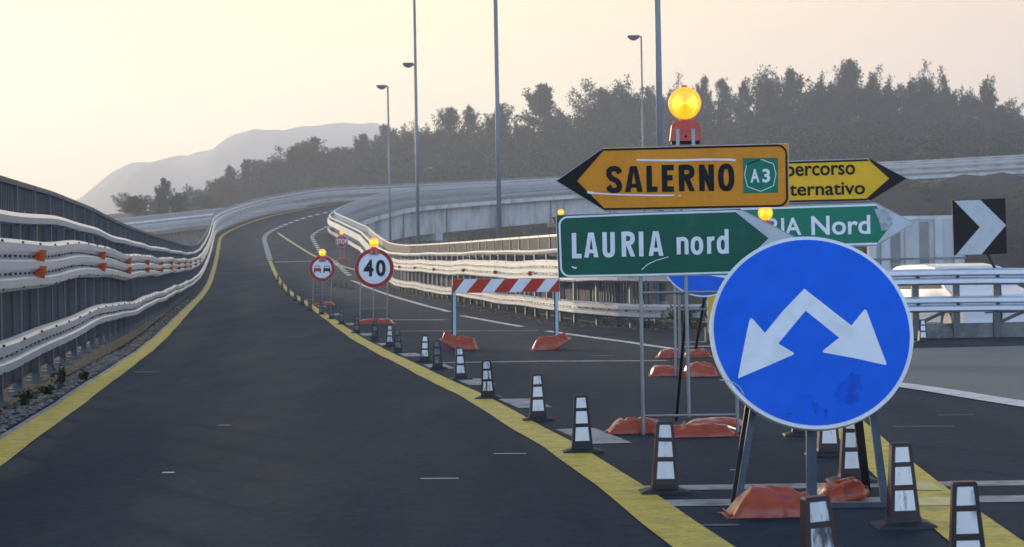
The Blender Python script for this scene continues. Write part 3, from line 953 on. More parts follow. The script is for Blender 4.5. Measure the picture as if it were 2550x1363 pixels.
_ridge = [(-2500, 660), (-1200, 600), (-300, 560), (100, 515), (190, 492), (260, 455), (330, 425), (400, 401), (455, 392), (500, 390), (560, 375), (600, 357), (640, 340), (700, 330), (760, 316), (830, 305), (900, 300), (940, 299), (965, 312), (1000, 335), (1100, 370), (1300, 420), (1700, 480), (2600, 560), (4000, 640)]
YM = 1900.0
mc = list(range(-2500, 4000, 20))
vs, fs = [], []
frac = [0, .12, .25, .4, .55, .7, .82, .92, .97, 1.0, .9, .5, 0]
ymr = [1300, 1380, 1450, 1520, 1590, 1660, 1730, 1800, 1860, 1900, 1990, 2150, 2300]
for r, (fr, yy) in enumerate(zip(frac, ymr)):
    for c in mc:
        y = float(np.interp(c, [a for a, b in _ridge], [b for a, b in _ridge])) + 1.8 * math.sin(c * .08) + 1.3 * math.sin(c * .21 + 1) + 1.2 * math.sin(c * .035)
        zt = at(c, y, YM).z
        q = at(c, 600, YM)
        vs.append((q.x, yy + 40 * math.sin(c * .008), -9 + (zt + 9) * fr + (6 * math.sin(c * .02 + r) * (1 if 0 < fr < .95 else 0))))
nc = len(mc)
fs = [(i * nc + j, i * nc + j + 1, (i + 1) * nc + j + 1, (i + 1) * nc + j) for i in range(len(ymr) - 1) for j in range(nc - 1)]
o = MB().add(vs, fs).build('mountain', M_MOUNT, smooth=True); struct(o)

def leaf_quads(C, size, rs, flat=.0):
    """one small four-cornered leaf spray at each centre"""
    n = len(C)
    a = rs.normal(size=(n, 3)); a /= np.linalg.norm(a, axis=1)[:, None]
    b = rs.normal(size=(n, 3)); b -= a * (a * b).sum(1)[:, None]; b /= np.linalg.norm(b, axis=1)[:, None]
    s = size * rs.uniform(.55, 1.3, size=(n, 1))
    V = np.stack([C - a * s, C - b * s * .55, C + a * s, C + b * s * .55], 1).reshape(-1, 3)
    Q = np.arange(n * 4).reshape(-1, 4)
    return V, Q
def crown_points(kind, rs, n):
    """unit-height crown (0..1), half width ~.5: leaf sprays strung along branches, so the edge is feathery and sky shows between"""
    nb = {'round': 120, 'tall': 130, 'ragged': 85}[kind]
    lo = rs.normal(size=(6, 3)); lo *= (rs.uniform(2, 5, size=(6, 1)) / np.linalg.norm(lo, axis=1)[:, None]); pl = rs.uniform(0, 6.28, 6)
    a = rs.uniform(0, 2 * math.pi, nb); t = np.sort(rs.uniform(0, 1, nb))
    if kind == 'tall':
        t0 = .04 + .91 * t; ln = (.46 * (1 - t ** 1.4) ** .9 + .05); pitch = R(12) + .9 * t ** 2 + rs.uniform(-.25, .25, nb)
    elif kind == 'round':
        t0 = .10 + .58 * t; ln = .30 + .24 * np.sin(math.pi * (t * .8 + .1)); pitch = .15 + 1.15 * t ** 1.2 + rs.uniform(-.3, .3, nb)
    else:
        t0 = .10 + .60 * t; ln = .24 + .30 * np.sin(math.pi * (t * .75 + .12)); pitch = .25 + 1.1 * t + rs.uniform(-.45, .35, nb)
    q = np.sin(np.stack([np.cos(a), np.sin(a), 2.2 * t], 1) @ lo.T + pl).sum(1) / 6
    ln = ln * (1 + 1.0 * q) * rs.uniform(.65, 1.2, nb)
    if kind != 'tall': ln[-5:] = np.clip((1.0 - t0[-5:]) * rs.uniform(.85, 1.0, 5), .05, .6); pitch[-5:] = rs.uniform(1.2, 1.5, 5)
    dr = np.stack([np.cos(a) * np.cos(pitch), np.sin(a) * np.cos(pitch), np.sin(pitch)], 1)
    # bigger, longer branches carry more leaves
    pr = np.clip(ln, .05, 1) ** 1.2; pr /= pr.sum()
    k = rs.choice(nb, n, p=pr)
    f = rs.uniform(.12, 1.0, n) ** .8
    sp = (.030 + .085 * ln[k]) * (1.25 - .75 * f)
    P = np.stack([np.zeros(n), np.zeros(n), t0[k]], 1) + dr[k] * (ln[k] * f)[:, None] + rs.normal(size=(n, 3)) * sp[:, None] * np.array([.8, .8, .62])
    P[:, 2] += .05 * np.sin(f * 9 + k)  * ln[k]
    m = np.percentile(P[:, 2], 99.7); P[:, 2] = P[:, 2] / m
    cl = [(t0[i] + ln[i] * dr[i, 2], ln[i] * math.cos(pitch[i]), a[i]) for i in range(6, nb, max(1, nb // 16))]
    return P, cl
CROWNS = []
for i, kind in enumerate(('round', 'tall', 'ragged', 'round', 'tall', 'ragged', 'round', 'tall', 'ragged', 'round', 'tall', 'ragged')):
    rs = np.random.RandomState(100 + i)
    P, cl = crown_points(kind, rs, 10500)
    V, Q = leaf_quads(P, .022, rs)
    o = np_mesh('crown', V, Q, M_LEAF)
    tm = MB(); tm.tube((0, 0, -.25), (0, 0, .45), .022, 7, r2=.014); tm.tube((0, 0, .45), (0, 0, .93), .014, 6, r2=.004)
    for t_, r_, a in cl[:14]:
        tm.tube((0, 0, max(.1, t_ * .75 - .1)), (r_ * .7 * math.cos(a), r_ * .7 * math.sin(a), min(.86, t_ * .9)), .008, 5, r2=.003)
    tr = tm.build('trunk', M_BARK)
    CROWNS.append((kind, o.data, tr.data))
    bpy.data.objects.remove(o); bpy.data.objects.remove(tr)
def tree(px, top, hw, kind, label, Y=None, group='trees along the hill crest', base=None, var=0):
    Y = Y or YC + rnd.uniform(-14, 10)
    p = at(px, top, Y)
    zb = hill_z(px, Y) if base is None else at(px, base, Y).z
    H = max(p.z - zb, 3.0)
    ks = [c for c in CROWNS if c[0] == kind]
    c = ks[var % len(ks)]
    t = thing('tree', label, 'tree', (p.x, Y, zb), group, rnd.uniform(0, 6.28))
    wd = hw * Y / F * 2.9
    for nm, me in (('crown', c[1]), ('trunk', c[2])):
        q = bpy.data.objects.new(nm, me); COL.objects.link(q); q.parent = t
        q.scale = (wd, wd, H)
    return t
TREES = [
 (336, 484, 36, 'round', 'low bushy tree left of the first small dark sign back', 262, 540),
 (407, 446, 22, 'tall', 'slender pointed tree between the two small dark sign backs', 262, 538),
 (440, 480, 26, 'ragged', 'short ragged tree just right of the slender pointed tree', 266, 535),
 (512, 487, 22, 'round', 'small round tree beside the second small dark sign back', 300, 530),
 (545, 442, 36, 'ragged', 'ragged tree at the low left end of the wooded hill', 380, None),
 (573, 415, 27, 'tall', 'first pointed tree on the rising left end of the hill', 390, None),
 (616, 399, 28, 'tall', 'second pointed tree on the rising left end of the hill', 395, None),
 (668, 384, 40, 'round', 'rounded tree left of the broad open-crowned tree under the mountain', 400, None),
 (735, 352, 52, 'ragged', 'broad open-crowned tree with bright sky gaps below the mountain slope', 402, None),
 (780, 345, 36, 'tall', 'taller dark tree at the right side of the broad open-crowned tree', 404, None),
 (826, 371, 32, 'ragged', 'low airy tree in the saddle left of the leftmost lamp post', None, None),
 (882, 352, 38, 'round', 'round tree with a bare shoulder, left of the leftmost lamp post', None, None),
 (906, 335, 24, 'tall', 'pointed tree just left of the mountain top', None, None),
 (960, 314, 36, 'tall', 'dark tree directly behind the leftmost lamp post', None, None),
 (1015, 318, 42, 'round', 'low round tree between the two left lamp posts', None, None),
 (1068, 309, 36, 'round', 'round tree just right of the second lamp post from the left', None, None),
 (1122, 270, 32, 'tall', 'left one of the twin pointed trees midway between two tall lamp posts', None, None),
 (1170, 267, 33, 'tall', 'right one of the twin pointed trees midway between two tall lamp posts', None, None),
 (1243, 263, 42, 'ragged', 'ragged tree behind the tall lamp post in the middle of the picture', None, None),
 (1295, 300, 32, 'round', 'low round tree right of the middle lamp post', None, None),
 (1352, 212, 54, 'tall', 'tall broad tree standing alone above the crest, left of the sky gap', None, None),
 (1396, 262, 34, 'ragged', 'lower right shoulder tree beside the bright sky gap', None, None),
 (1440, 302, 34, 'round', 'lowest tree in the bright sky gap left of the signs', None, None),
 (1478, 240, 42, 'ragged', 'tree at the right edge of the bright sky gap', None, None),
 (1512, 206, 50, 'round', 'large round tree above the tip of the orange arrow board', None, None),
 (1572, 204, 48, 'round', 'large round tree left of the thin lamp post with the drooping head', None, None),
 (1625, 218, 36, 'ragged', 'airy tree between the thin and the thick lamp posts', None, None),
 (1666, 197, 28, 'ragged', 'thin airy tree beside the thick lamp post left of the big beacon', None, None),
 (1712, 246, 40, 'round', 'low dark tree right behind the big amber beacon', None, None),
 (1752, 196, 28, 'tall', 'first thin-topped tree right of the big amber beacon', None, None),
 (1800, 199, 25, 'tall', 'second thin-topped tree right of the big amber beacon', None, None),
 (1850, 202, 30, 'tall', 'third thin-topped tree right of the big amber beacon', None, None),
 (1912, 178, 44, 'round', 'heavy dark tree above the route badge of the orange board', None, None),
 (1972, 176, 46, 'tall', 'heavy dark tree above the right end of the orange board', None, None),
 (2040, 190, 40, 'round', 'dark tree left of the highest tree on the crest', None, None),
 (2086, 172, 34, 'ragged', 'ragged tree at the left shoulder of the highest tree', None, None),
 (2117, 152, 44, 'tall', 'highest tree on the crest, above the yellow arrow board', None, None),
 (2166, 172, 38, 'ragged', 'ragged tree at the right shoulder of the highest tree', None, None),
 (2208, 200, 40, 'round', 'round tree above the tip of the yellow arrow board', None, None),
 (2266, 166, 36, 'ragged', 'tall open tree with sky showing through, right of the yellow board tip', None, None),
 (2302, 196, 32, 'tall', 'narrow tree leaning against the tall open tree at right', None, None),
 (2352, 178, 38, 'ragged', 'forked airy tree left of the black and white chevron', None, None),
 (2402, 226, 36, 'round', 'rounded dark tree directly above the chevron sign', None, None),
 (2452, 198, 32, 'tall', 'lone spire-shaped tree near the right edge of the hill', None, None),
 (2484, 252, 36, 'round', 'dark round tree right of the lone spire-shaped tree', None, None),
 (2534, 262, 42, 'ragged', 'gappy tree cut by the right edge of the picture', None, None),
]
for i, (px, top, hw, kd, lab, Y, base) in enumerate(TREES):
    tree(px, top, hw, kd, lab, Y, base=base, var=i, group='trees along the hill crest' if i > 3 else 'small trees at far left')

# wooded flank below the crest: a mass of crowns nobody could count
Vs, Qs = [], []
k0 = 0
rs = np.random.RandomState(5)
for i in range(900):
    px = rs.uniform(470, 2900); Y = rs.uniform(292, 428)
    if px < 900 and Y < 330: continue
    h = rs.uniform(2.6, 6.2) + (1.2 if Y > 395 else 0)
    if px < 830: h = min(h, 4.5)
    if 690 < px < 830: h = min(h, 3.5)
    X = at(px, 681, Y).x; z = hill_z(px, Y)
    n = 520
    m = rs.randint(5, 9)
    cs = rs.normal(size=(m, 3)) * np.array([h * .32, h * .32, h * .2]) + np.array([X, Y, z + h * .5])
    d = rs.normal(size=(n, 3)); d /= np.linalg.norm(d, axis=1)[:, None]
    P = cs[rs.randint(0, m, n)] + d * (h * .27) * rs.uniform(.3, 1.1, size=(n, 1))
    V, Q = leaf_quads(P, .27, rs)
    Vs.append(V); Qs.append(Q + k0); k0 += len(V)
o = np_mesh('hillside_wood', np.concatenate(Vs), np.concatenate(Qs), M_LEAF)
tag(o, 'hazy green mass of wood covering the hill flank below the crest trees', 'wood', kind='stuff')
Vs, Qs = [], []; k0 = 0
for i in range(850):
    px = rs.uniform(900, 2900); Y = rs.uniform(258, 350)
    h = rs.uniform(1.5, 4.2)
    X = at(px, 681, Y).x; z = hill_z(px, Y)
    if abs(ground(X, Y) - z) < 3 and Y < 292 and px > 1500 and Y < 285: continue
    n = 170; m = 5
    cs = rs.normal(size=(m, 3)) * np.array([h * .4, h * .4, h * .16]) + np.array([X, Y, z + h * .4])
    d = rs.normal(size=(n, 3)); d /= np.linalg.norm(d, axis=1)[:, None]
    P = cs[rs.randint(0, m, n)] + d * (h * .3) * rs.uniform(.3, 1.1, size=(n, 1))
    V, Q = leaf_quads(P, .22, rs)
    Vs.append(V); Qs.append(Q + k0); k0 += len(V)
for i in range(120):          # dry scrub on the slope at the right, below the viaduct
    px = rs.uniform(1900, 3000); Y = rs.uniform(95, 235)
    h = rs.uniform(.3, .8)
    X = at(px, 681, Y).x; z = hill_z(px, Y)
    n = 110
    d = rs.normal(size=(n, 3)); d /= np.linalg.norm(d, axis=1)[:, None]
    P = np.array([X, Y, z + h * .3]) + d * np.array([h * .8, h * .8, h * .45]) * rs.uniform(.3, 1.1, size=(n, 1))
    V, Q = leaf_quads(P, .12, rs)
    Vs.append(V); Qs.append(Q + k0); k0 += len(V)
o = np_mesh('scrub', np.concatenate(Vs), np.concatenate(Qs), M_LEAF2)
tag(o, 'pale green scrub on the slopes above and below the viaduct', 'scrub', kind='stuff')

def bush(px, py, hpx, wpx, label, name='bush', m=M_LEAF2, n=420, lift=0.0, group=None, size=.05, seed=1):
    p = on_ground(px, py) if lift == 0 else lift
    sc = p.y / F; h = hpx * sc; wd = wpx * sc
    rs = np.random.RandomState(seed)
    c = rs.normal(size=(9, 3)) * np.array([wd * .22, wd * .15, h * .18]) + np.array([0, 0, h * .5])
    d = rs.normal(size=(n, 3)); d /= np.linalg.norm(d, axis=1)[:, None]
    P = c[rs.randint(0, 9, n)] + d * np.array([wd * .25, wd * .2, h * .3]) * rs.uniform(.3, 1.1, size=(n, 1))
    P[:, 2] = np.maximum(P[:, 2], .02)
    V, Q = leaf_quads(P, size, rs)
    t = thing(name, label, name, p, group)
    np_mesh('foliage', V, Q, m, t)
    mb = MB()
    for k in range(5):
        a = rs.uniform(0, 6.28); mb.tube((0, 0, 0), (wd * .25 * math.cos(a), wd * .2 * math.sin(a), h * .6), .008, 5, r2=.003)
    mb.build('stem', M_BARK, t)
    return t
pb = Vector((3.25, 36.3, 0.02))
bush(0, 0, 76, 92, 'dusty olive bush at the near end of the sunlit right barrier', lift=pb, seed=3, n=700, size=.045)
for i, (px, py, hp, wp, lab) in enumerate(((152, 972, 62, 30, 'taller dark weed in the left gutter below the lower rail'), (70, 1012, 42, 40, 'low dark weed tuft in the left gutter nearest the camera'),
                                           (208, 950, 24, 26, 'small weed touching the left yellow line'), (118, 985, 26, 30, 'small weed between the two larger gutter weeds'))):
    bush(px, py, hp, wp, lab, 'weed', M_WEED, 130, group='weeds in the left gutter', size=.022, seed=20 + i)

# ================================================================== LAMP POSTS
def lamp_post(px, py, Y, r, top_px, head, label, base_drop=0.0, head_w=28):
    p = at(px, py, Y)
    zb = (ground(p.x - 1.5, Y) if base_drop == 0 else p.z) - base_drop
    t = thing('street_lamp', label, 'street lamp', (p.x, Y, zb), 'lamp posts')
    zt = at(px, top_px, Y).z - zb if top_px is not None else 11.4
    mb = MB(); mb.tube((0, 0, -.3), (0, 0, zt), r, 14, r2=r * .72); mb.tube((0, 0, -.3), (0, 0, .5), r * 1.25, 14)
    o = mb.build('pole', M_LAMP, t, smooth=True)
    hw = head_w * Y / F
    mb = MB()
    n = 12; vs = []; 
    mb.tube((0, 0, zt - .06), (-hw * .3, 0, zt + .0), r * .6, 8)
    for k in range(n + 1):                     # drooping bowl of the lantern
        tt = k / n; x = -hw * (.12 + .88 * tt)
        wy = .16 * math.sin(math.pi * min(1, tt * .9 + .08)) ** .5
        dz = -.30 * hw * math.sin(math.pi * min(1, .06 + tt * .9)) ** .8
        vs += [(x, -wy, zt + .05), (x, wy, zt + .05), (x, wy * .8, zt + dz), (x, -wy * .8, zt + dz)]
    fs = [(k * 4 + j, k * 4 + (j + 1) % 4, k * 4 + 4 + (j + 1) % 4, k * 4 + 4 + j) for k in range(n) for j in range(4)] + [(0, 1, 2, 3), (n * 4 + 3, n * 4 + 2, n * 4 + 1, n * 4)]
    mb.add(vs, fs)
    mb.build('lamp_head', M_LHEAD, t)
    return t
lamp_post(972, 590, 120, .075, 214, True, 'leftmost and shortest lamp post, its lamp head visible')
lamp_post(1040.5, 600, 97, .075, 159, True, 'lamp post almost hidden behind a taller one, its head poking out to the left', head_w=30)
lamp_post(1042, 600, 82, .075, -70, True, 'second tall lamp post from the left, running out of the top of the picture')
lamp_post(1244.5, 620, 57, .078, -190, True, 'tall lamp post in the middle of the picture, running out of the top')
lamp_post(1643.5, 360, 38.5, .072, None, True, 'thick lamp post left of the big amber beacon, running out of the top', base_drop=0.0)
lamp_post(1605, 560, 112, .065, 90, True, 'thin lamp post with a drooping head just left of the thick post', base_drop=1.5, head_w=34)

# ================================================================== PANELLED WALL and CAR at right
def wall_back():
    Y = 92.0
    a, b = at(2165, 660, Y), at(2402, 545, Y)
    zb = hill_z(2280, Y) - .4
    t = thing('panelled_wall', 'pale panelled concrete wall with upright pilasters under the viaduct, left of the chevron', 'wall', ((a.x + b.x) / 2, Y, zb))
    W = b.x - a.x; H = b.z - zb
    mb = MB(); mb.box((0, .3, H / 2), (W, .4, H)); mb.box((0, .3, H + .09), (W + .3, .55, .18)); mb.build('wall', M_PANEL, t)
    pm = None
    for x in (-.47, -.34, -.09, .22, .42):
        if pm is None: pm = o = MB().box((0, 0, H / 2), (.36, .3, H)).build('pilaster', M_CONC, t)
        else:
            o = pm.copy(); COL.objects.link(o); o.parent = t
        o.location = (x * W, -.05, 0)
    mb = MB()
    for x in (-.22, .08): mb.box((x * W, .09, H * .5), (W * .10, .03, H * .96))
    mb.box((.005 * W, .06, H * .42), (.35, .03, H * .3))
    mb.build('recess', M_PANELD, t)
    mb = MB()
    for h in (.28, .62): mb.box((0, -.22, H * h), (W, .04, .09))
    mb.build('band', M_CONC_D, t)
wall_back()

def car():
    Y = 39.0
    c = at(2432, 700, Y)
    t = thing('parked_car', 'white car half hidden behind the cross guard rail, its roof showing above it', 'car', (c.x - .1, Y + 1.4, -.27), None, R(194))
    L, W2 = 4.0, .86
    prof = [(-2.0, .30), (-2.0, .72), (-1.93, .92), (-1.55, 1.40), (-1.2, 1.49), (.0, 1.50), (.55, 1.44), (1.15, 1.02), (1.85, .86), (2.0, .62), (2.0, .30)]
    def body(pr, w, name, m, tum=.14):
        mb = MB(); vs = []
        for sx in (-1, -.86, .86, 1):
            for y, z in pr:
                k = 1 - tum * max(0, z - .85) / .65
                inset = 1.0 if abs(sx) < 1 else .94
                vs.append((sx * w * k, y, .30 + (z - .30) * (1 if abs(sx) < 1 else .975)))
        n = len(pr)
        fs = [(i * n + j, i * n + (j + 1) % n, (i + 1) * n + (j + 1) % n, (i + 1) * n + j) for i in range(3) for j in range(n)]
        fs += [tuple(range(n))[::-1], tuple(range(3 * n, 4 * n))]
        mb.add(vs, fs); return mb.build(name, m, t)
    body(prof, W2, 'body', M_CARW)
    mb = MB(); mb.box((0, -1.76, 1.16), (1.25, .02, .36), 0, Matrix.Rotation(R(-38), 3, 'X')); mb.build('rear_window', M_GLASS, t)
    for sx in (-1, 1):
        mb = MB(); mb.add([(sx * (W2 + .004 - .14 * W2 * max(0, z - .85) / .65), y, z) for y, z in ((-1.45, .98), (-1.25, 1.38), (.35, 1.38), (.95, 1.0))], [(0, 1, 2, 3)]); mb.build('side_window', M_GLASS, t)
        mb = MB(); mb.box((sx * .7, -1.985, .82), (.24, .05, .20)); mb.build('tail_light', M_RED, t)
        mb = MB(); mb.box((sx * .62, 1.93, .70), (.30, .12, .12)); mb.build('headlight', M_ALU, t)
        for y in (-1.25, 1.3):
            mb = MB(); mb.tube((sx * .86, y, .31), (sx * .66, y, .31), .31, 20); wo_ = mb.build('wheel', M_TYRE, t)
            mb = MB(); mb.tube((sx * .865, y, .31), (sx * .80, y, .31), .19, 14); mb.build('rim', M_ALU, wo_)
    mb = MB(); mb.box((0, -2.02, .48), (1.6, .10, .20)); mb.build('bumper', M_BLACK, t)
    mb = MB(); mb.box((0, -2.01, .73), (.5, .02, .11)); mb.build('number_plate', M_SWHITE, t)
    mb = MB()
    for k in range(3): mb.box((0, 2.0, .50 + .05 * k), (.8, .03, .02))
    mb.build('grille', M_BLACK, t)
car()

# ================================================================== SIGNS
class Sgn:
    def __init__(s, base_px, Y=None):
        p = on_ground(*base_px) if Y is None else at(base_px[0], base_px[1], Y)
        s.o = p; s.Y = p.y; s.sc = p.y / F
    def l(s, px, py):
        q = at(px, py, s.Y); return (q.x - s.o.x, q.z - s.o.z)
    def L(s, pts): return [s.l(*p) for p in pts]
def arc(cx, cy, r, a0, a1, n=7):
    return [(cx + r * math.cos(R(a0 + (a1 - a0) * k / n)), cy + r * math.sin(R(a0 + (a1 - a0) * k / n))) for k in range(n + 1)]
def bounds(s, x0, x1, y0, y1):
    """text box: px box -> local x0,x1,z0,z1 about its centre"""
    c = s.l((x0 + x1) / 2, (y0 + y1) / 2); hw = (x1 - x0) / 2 * s.sc; hh = (y1 - y0) / 2 * s.sc
    return c[0] - hw, c[0] + hw, c[1] - hh, c[1] + hh
SR_ = -.004      # small extra turn of the lettering, radians

def beacon(px, py, rpx, Y, label, light=True):
    c = at(px, py, Y); r = rpx * Y / F
    t = thing('beacon_lamp', label, 'beacon', (c.x, c.y, c.z - 2.62 * r), 'amber warning beacons')
    cz = 2.62 * r
    mb = MB()
    def lathe(prof, m=0, n=40, cut=None):
        vs = []
        for rr, y in prof:
            for k in range(n):
                a = 2 * math.pi * k / n; vs.append((rr * math.cos(a), y, cz + rr * math.sin(a)))
        fs = [(i * n + k, i * n + (k + 1) % n, (i + 1) * n + (k + 1) % n, (i + 1) * n + k) for i in range(len(prof) - 1) for k in range(n)]
        mb.add(vs, fs, m)
    lathe([(.80 * r, -.26 * r), (.84 * r, -.32 * r), (.97 * r, -.30 * r), (1.0 * r, -.22 * r), (1.0 * r, .22 * r), (.97 * r, .30 * r), (.84 * r, .32 * r), (.80 * r, .26 * r)])
    for a in (88, 178, 2, 238, 302):
        x, z = .90 * r * math.cos(R(a)), cz + .90 * r * math.sin(R(a))
        mb.tube((x, -.36 * r, z), (x, -.30 * r, z), .085 * r, 10)
    mb.build('lens_rim', M_LENS, t)
    mb = MB()
    prof = []
    for k in range(9):
        f = k / 8; rr = .82 * r * (1 - f)
        prof.append((rr, -.25 * r - .12 * r * f))
    lathe(prof, 0); lathe([(a, -b) for a, b in prof], 0)
    mb.build('lens', M_LENSB, t)
    mb = MB(); mb.box((-.02 * r, 0, cz + 1.06 * r), (.36 * r, .12 * r, .10 * r)); mb.build('hook', M_HOUSE, t)
    mb = MB()
    mb.prism([(-.63 * r, cz - 1.06 * r), (.62 * r, cz - 1.06 * r), (.86 * r, cz - 1.36 * r), (.97 * r, cz - 2.32 * r), (-.97 * r, cz - 2.32 * r), (-.84 * r, cz - 1.36 * r)][::-1], -.36 * r, .36 * r)
    mb.box((0, 0, cz - 1.02 * r), (.62 * r, .36 * r, .16 * r))
    o = mb.build('housing', M_HOUSE, t)
    bv = o.modifiers.new('bevel', 'BEVEL'); bv.width = .035 * r; bv.segments = 2; bv.limit_method = 'ANGLE'
    mb = MB(); mb.box((0, 0, cz - 2.41 * r), (1.72 * r, .66 * r, .18 * r)); mb.tube((0, -.37 * r, cz - 2.05 * r), (0, -.35 * r, cz - 2.05 * r), .08 * r, 10); mb.build('battery_cap', M_BLACK, t)
    pm = None
    for x in (-.50, .46):
        o = MB().box((0, -.40 * r, cz - 2.12 * r), (.22 * r, .05 * r, 1.06 * r)).build('bracket', M_TUBE, t) if pm is None else pm.copy()
        if pm is not None: COL.objects.link(o); o.parent = t
        pm = o; o.location.x = x * r
    if light:
        pass
    return t

# ---- front direction sign: orange board above green board
A = Sgn((1603, 1084))
tA = thing('direction_sign', 'front road sign with orange left arrow board above a green right arrow board', 'direction sign', A.o)
def stand(s, t, legs, bars, brace, r=.012, m=None, feet=True, depth=.32):
    m = m or M_TUBE
    for (a, b) in legs:
        p, q = s.l(*a), s.l(*b)
        mb = MB(); mb.tube((p[0], .03, p[1]), (q[0], .03, q[1]), r, 10)
        if feet:
            mb.tube((q[0], .05, q[1] + .012), (q[0] - .03, .03 + depth, q[1] + .012), r * .8, 8)
        mb.build('leg', m, t)
    for (a, b) in bars:
        p, q = s.l(*a), s.l(*b)
        MB().tube((p[0], .03, p[1]), (q[0], .03, q[1]), r * .75, 8).build('crossbar', m, t)
    for (a, b, dy) in brace:
        p, q = s.l(*a), s.l(*b)
        MB().tube((p[0], .05, p[1]), (q[0], .05 + dy, q[1]), r, 8).build('brace', M_LEGD, t)
stand(A, tA, [((1595, 640), (1603, 1084)), ((1832, 640), (1838, 1076))],
      [((1598, 730), (1833, 727)), ((1603, 1037), (1838, 1034))], [], r=.012)
p, q = A.l(1708, 640), A.l(1717, 1040)
MB().tube((p[0], .03, p[1]), (q[0], .03, q[1]), .012, 10).build('leg', M_TUBE, tA)
p, q = A.l(1712, 745), A.l(1704, 1056)
MB().tube((p[0], .05, p[1]), (q[0], .62, q[1] - .02), .011, 10).build('brace', M_LEGD, tA)

mb = MB(); out = A.L([(1384, 451), (1502, 368.5), (1964, 356.5), (1966, 515), (1508, 527)])
mb.prism(out, 0, .022); pn = mb.build('orange_board', M_ALU, tA)
mb = MB(); mb.prism(A.L([(1387, 451), (1503, 370), (1962.5, 358.5), (1964.5, 513.5), (1508.5, 525)]), -.0025); mb.build('board_face', M_ORANGE, pn)
mb = MB(); mb.prism(A.L([(1386.5, 451), (1500, 371.5), (1506, 371.5), (1437, 451), (1508, 522), (1507, 524.5)]), -.005); mb.build('arrow_head', M_BLACK, pn)
mb = MB(); mb.stroke(A.L([(1503, 373.5), (1936, 362.5)] + arc(1936, 384.5, 22, -90, 0) + arc(1938, 491, 22, 0, 90) + [(1506, 521)]), 4.6 * A.sc, -.006); mb.build('border', M_BLACK, pn)
def ell(cx, cy, rx, ry, a0, a1, n=16):
    out = []
    for k in range(n + 1):
        a = R(a0 + (a1 - a0) * k / n); c, d = math.cos(a), math.sin(a)
        out.append((cx + rx * math.copysign(abs(c) ** .80, c), cy + ry * math.copysign(abs(d) ** .80, d)))
    return out
def glyph_strokes(ch, w, h, t):
    """heavy condensed road-sign letters; w, h the box, t the stem width, y up"""
    k = t / 2
    b = t * .42            # half thickness used for the bars
    if ch == 'L': return [[(k, h), (k, b), (w, b)]], []
    if ch == 'E': return [[(w, h - b), (k, h - b), (k, b), (w, b)], [(k, h * .52), (w * .9, h * .52)]], []
    if ch == 'I': return [[(w / 2, 0), (w / 2, h)]], []
    if ch == 'A': return [], [[(0, 0), (t, 0), (w / 2 + t * .16, h), (w / 2 - t * .62, h)], [(w - t, 0), (w, 0), (w / 2 + t * .62, h), (w / 2 - t * .16, h)], [(w * .2, h * .17), (w * .8, h * .17), (w * .73, h * .32), (w * .27, h * .32)]]
    if ch == 'N': return [[(k, 0), (k, h)], [(w - k, 0), (w - k, h)]], [[(0, h), (t * .95, h), (w, 0), (w - t * .95, 0)]]
    if ch == 'O' or ch == 'o': return [ell(w / 2, h / 2, w / 2 - k, h / 2 - b, 0, 360, 28)], []
    if ch == 'U': return [[(k, h), (k, h * .32)] + ell(w / 2, h * .30, w / 2 - k, h * .30 - b, 180, 360, 12) + [(w - k, h * .32), (w - k, h)]], []
    if ch == 'R': return [[(k, 0), (k, h)], [(k, h - b), (w * .45, h - b)] + ell(w * .45, h * .73, w * .55 - k, h * .27 - b, 90, -90, 10) + [(k, h * .46 + b * .3)]], [[(w * .34, h * .47), (w * .66, h * .50), (w, 0), (w - t * .98, 0)]]
    if ch == 'S': return [[(w - k * .75, h * .74)] + ell(w / 2, h * .745, w / 2 - k, h * .255 - b, 8, 205, 12) + [(w * .34, h * .545), (w * .66, h * .455)] + ell(w / 2, h * .255, w / 2 - k, h * .255 - b, 25, -172, 12) + [(k * .75, h * .26)]], []
    if ch == 'n': return [[(k, 0), (k, h)], [(k, h * .60)] + ell(w / 2, h * .62, w / 2 - k, h * .38 - b, 165, 0, 10) + [(w - k, 0)]], []
    if ch == 'r': return [[(k, 0), (k, h)], [(k, h * .55)] + ell(w * .78, h * .55, w * .78 - k, h * .45 - b, 170, 75, 8)], []
    if ch == 'd': return [[(w - k, 0), (w - k, h)], ell(w * .5 + k * .0, h * .36, w * .5 - k, h * .36 - b, 0, 360, 24)], []
    return [], []
def letters(s, mb, items, y, t_px):
    for i, (ch, a, b, yt, yb) in enumerate(items):
        w_, h_ = b - a, yb - yt
        x0, x1, z0, z1 = bounds(s, a, b, yt, yb)
        st_, po = glyph_strokes(ch, w_, h_, t_px)
        sc = s.sc; yy = y
        for p in st_:
            mb.stroke([(x0 + q[0] * sc, z0 + q[1] * sc) for q in p], t_px * sc, yy); yy -= .00025
        for p in po:
            mb.prism([(x0 + q[0] * sc, z0 + q[1] * sc) for q in p], yy); yy -= .00025
    return mb
letters(A, MB(), [('S', 1509.5, 1549, 414.5, 480.5), ('A', 1556, 1600, 414, 478.5), ('L', 1610, 1637, 413, 477.5), ('E', 1648, 1678, 412, 477), ('R', 1690.5, 1730, 411, 476.5), ('N', 1741, 1778, 410, 476), ('O', 1788, 1828.5, 408.5, 475.5)], -.0065, 13.6).build('lettering', M_BLACK, pn)
mb = MB(); mb.prism(A.L([(1850, 394.5), (1937, 393), (1937.5, 480), (1850.5, 481.5)]), -.005)
mb.stroke(A.L([(1859, 411), (1894, 397), (1926, 408.5), (1932, 434), (1926, 463), (1894, 477), (1861, 465), (1854, 436), (1859, 411), (1894, 397)]), 1.8 * A.sc, -.0075, 1)
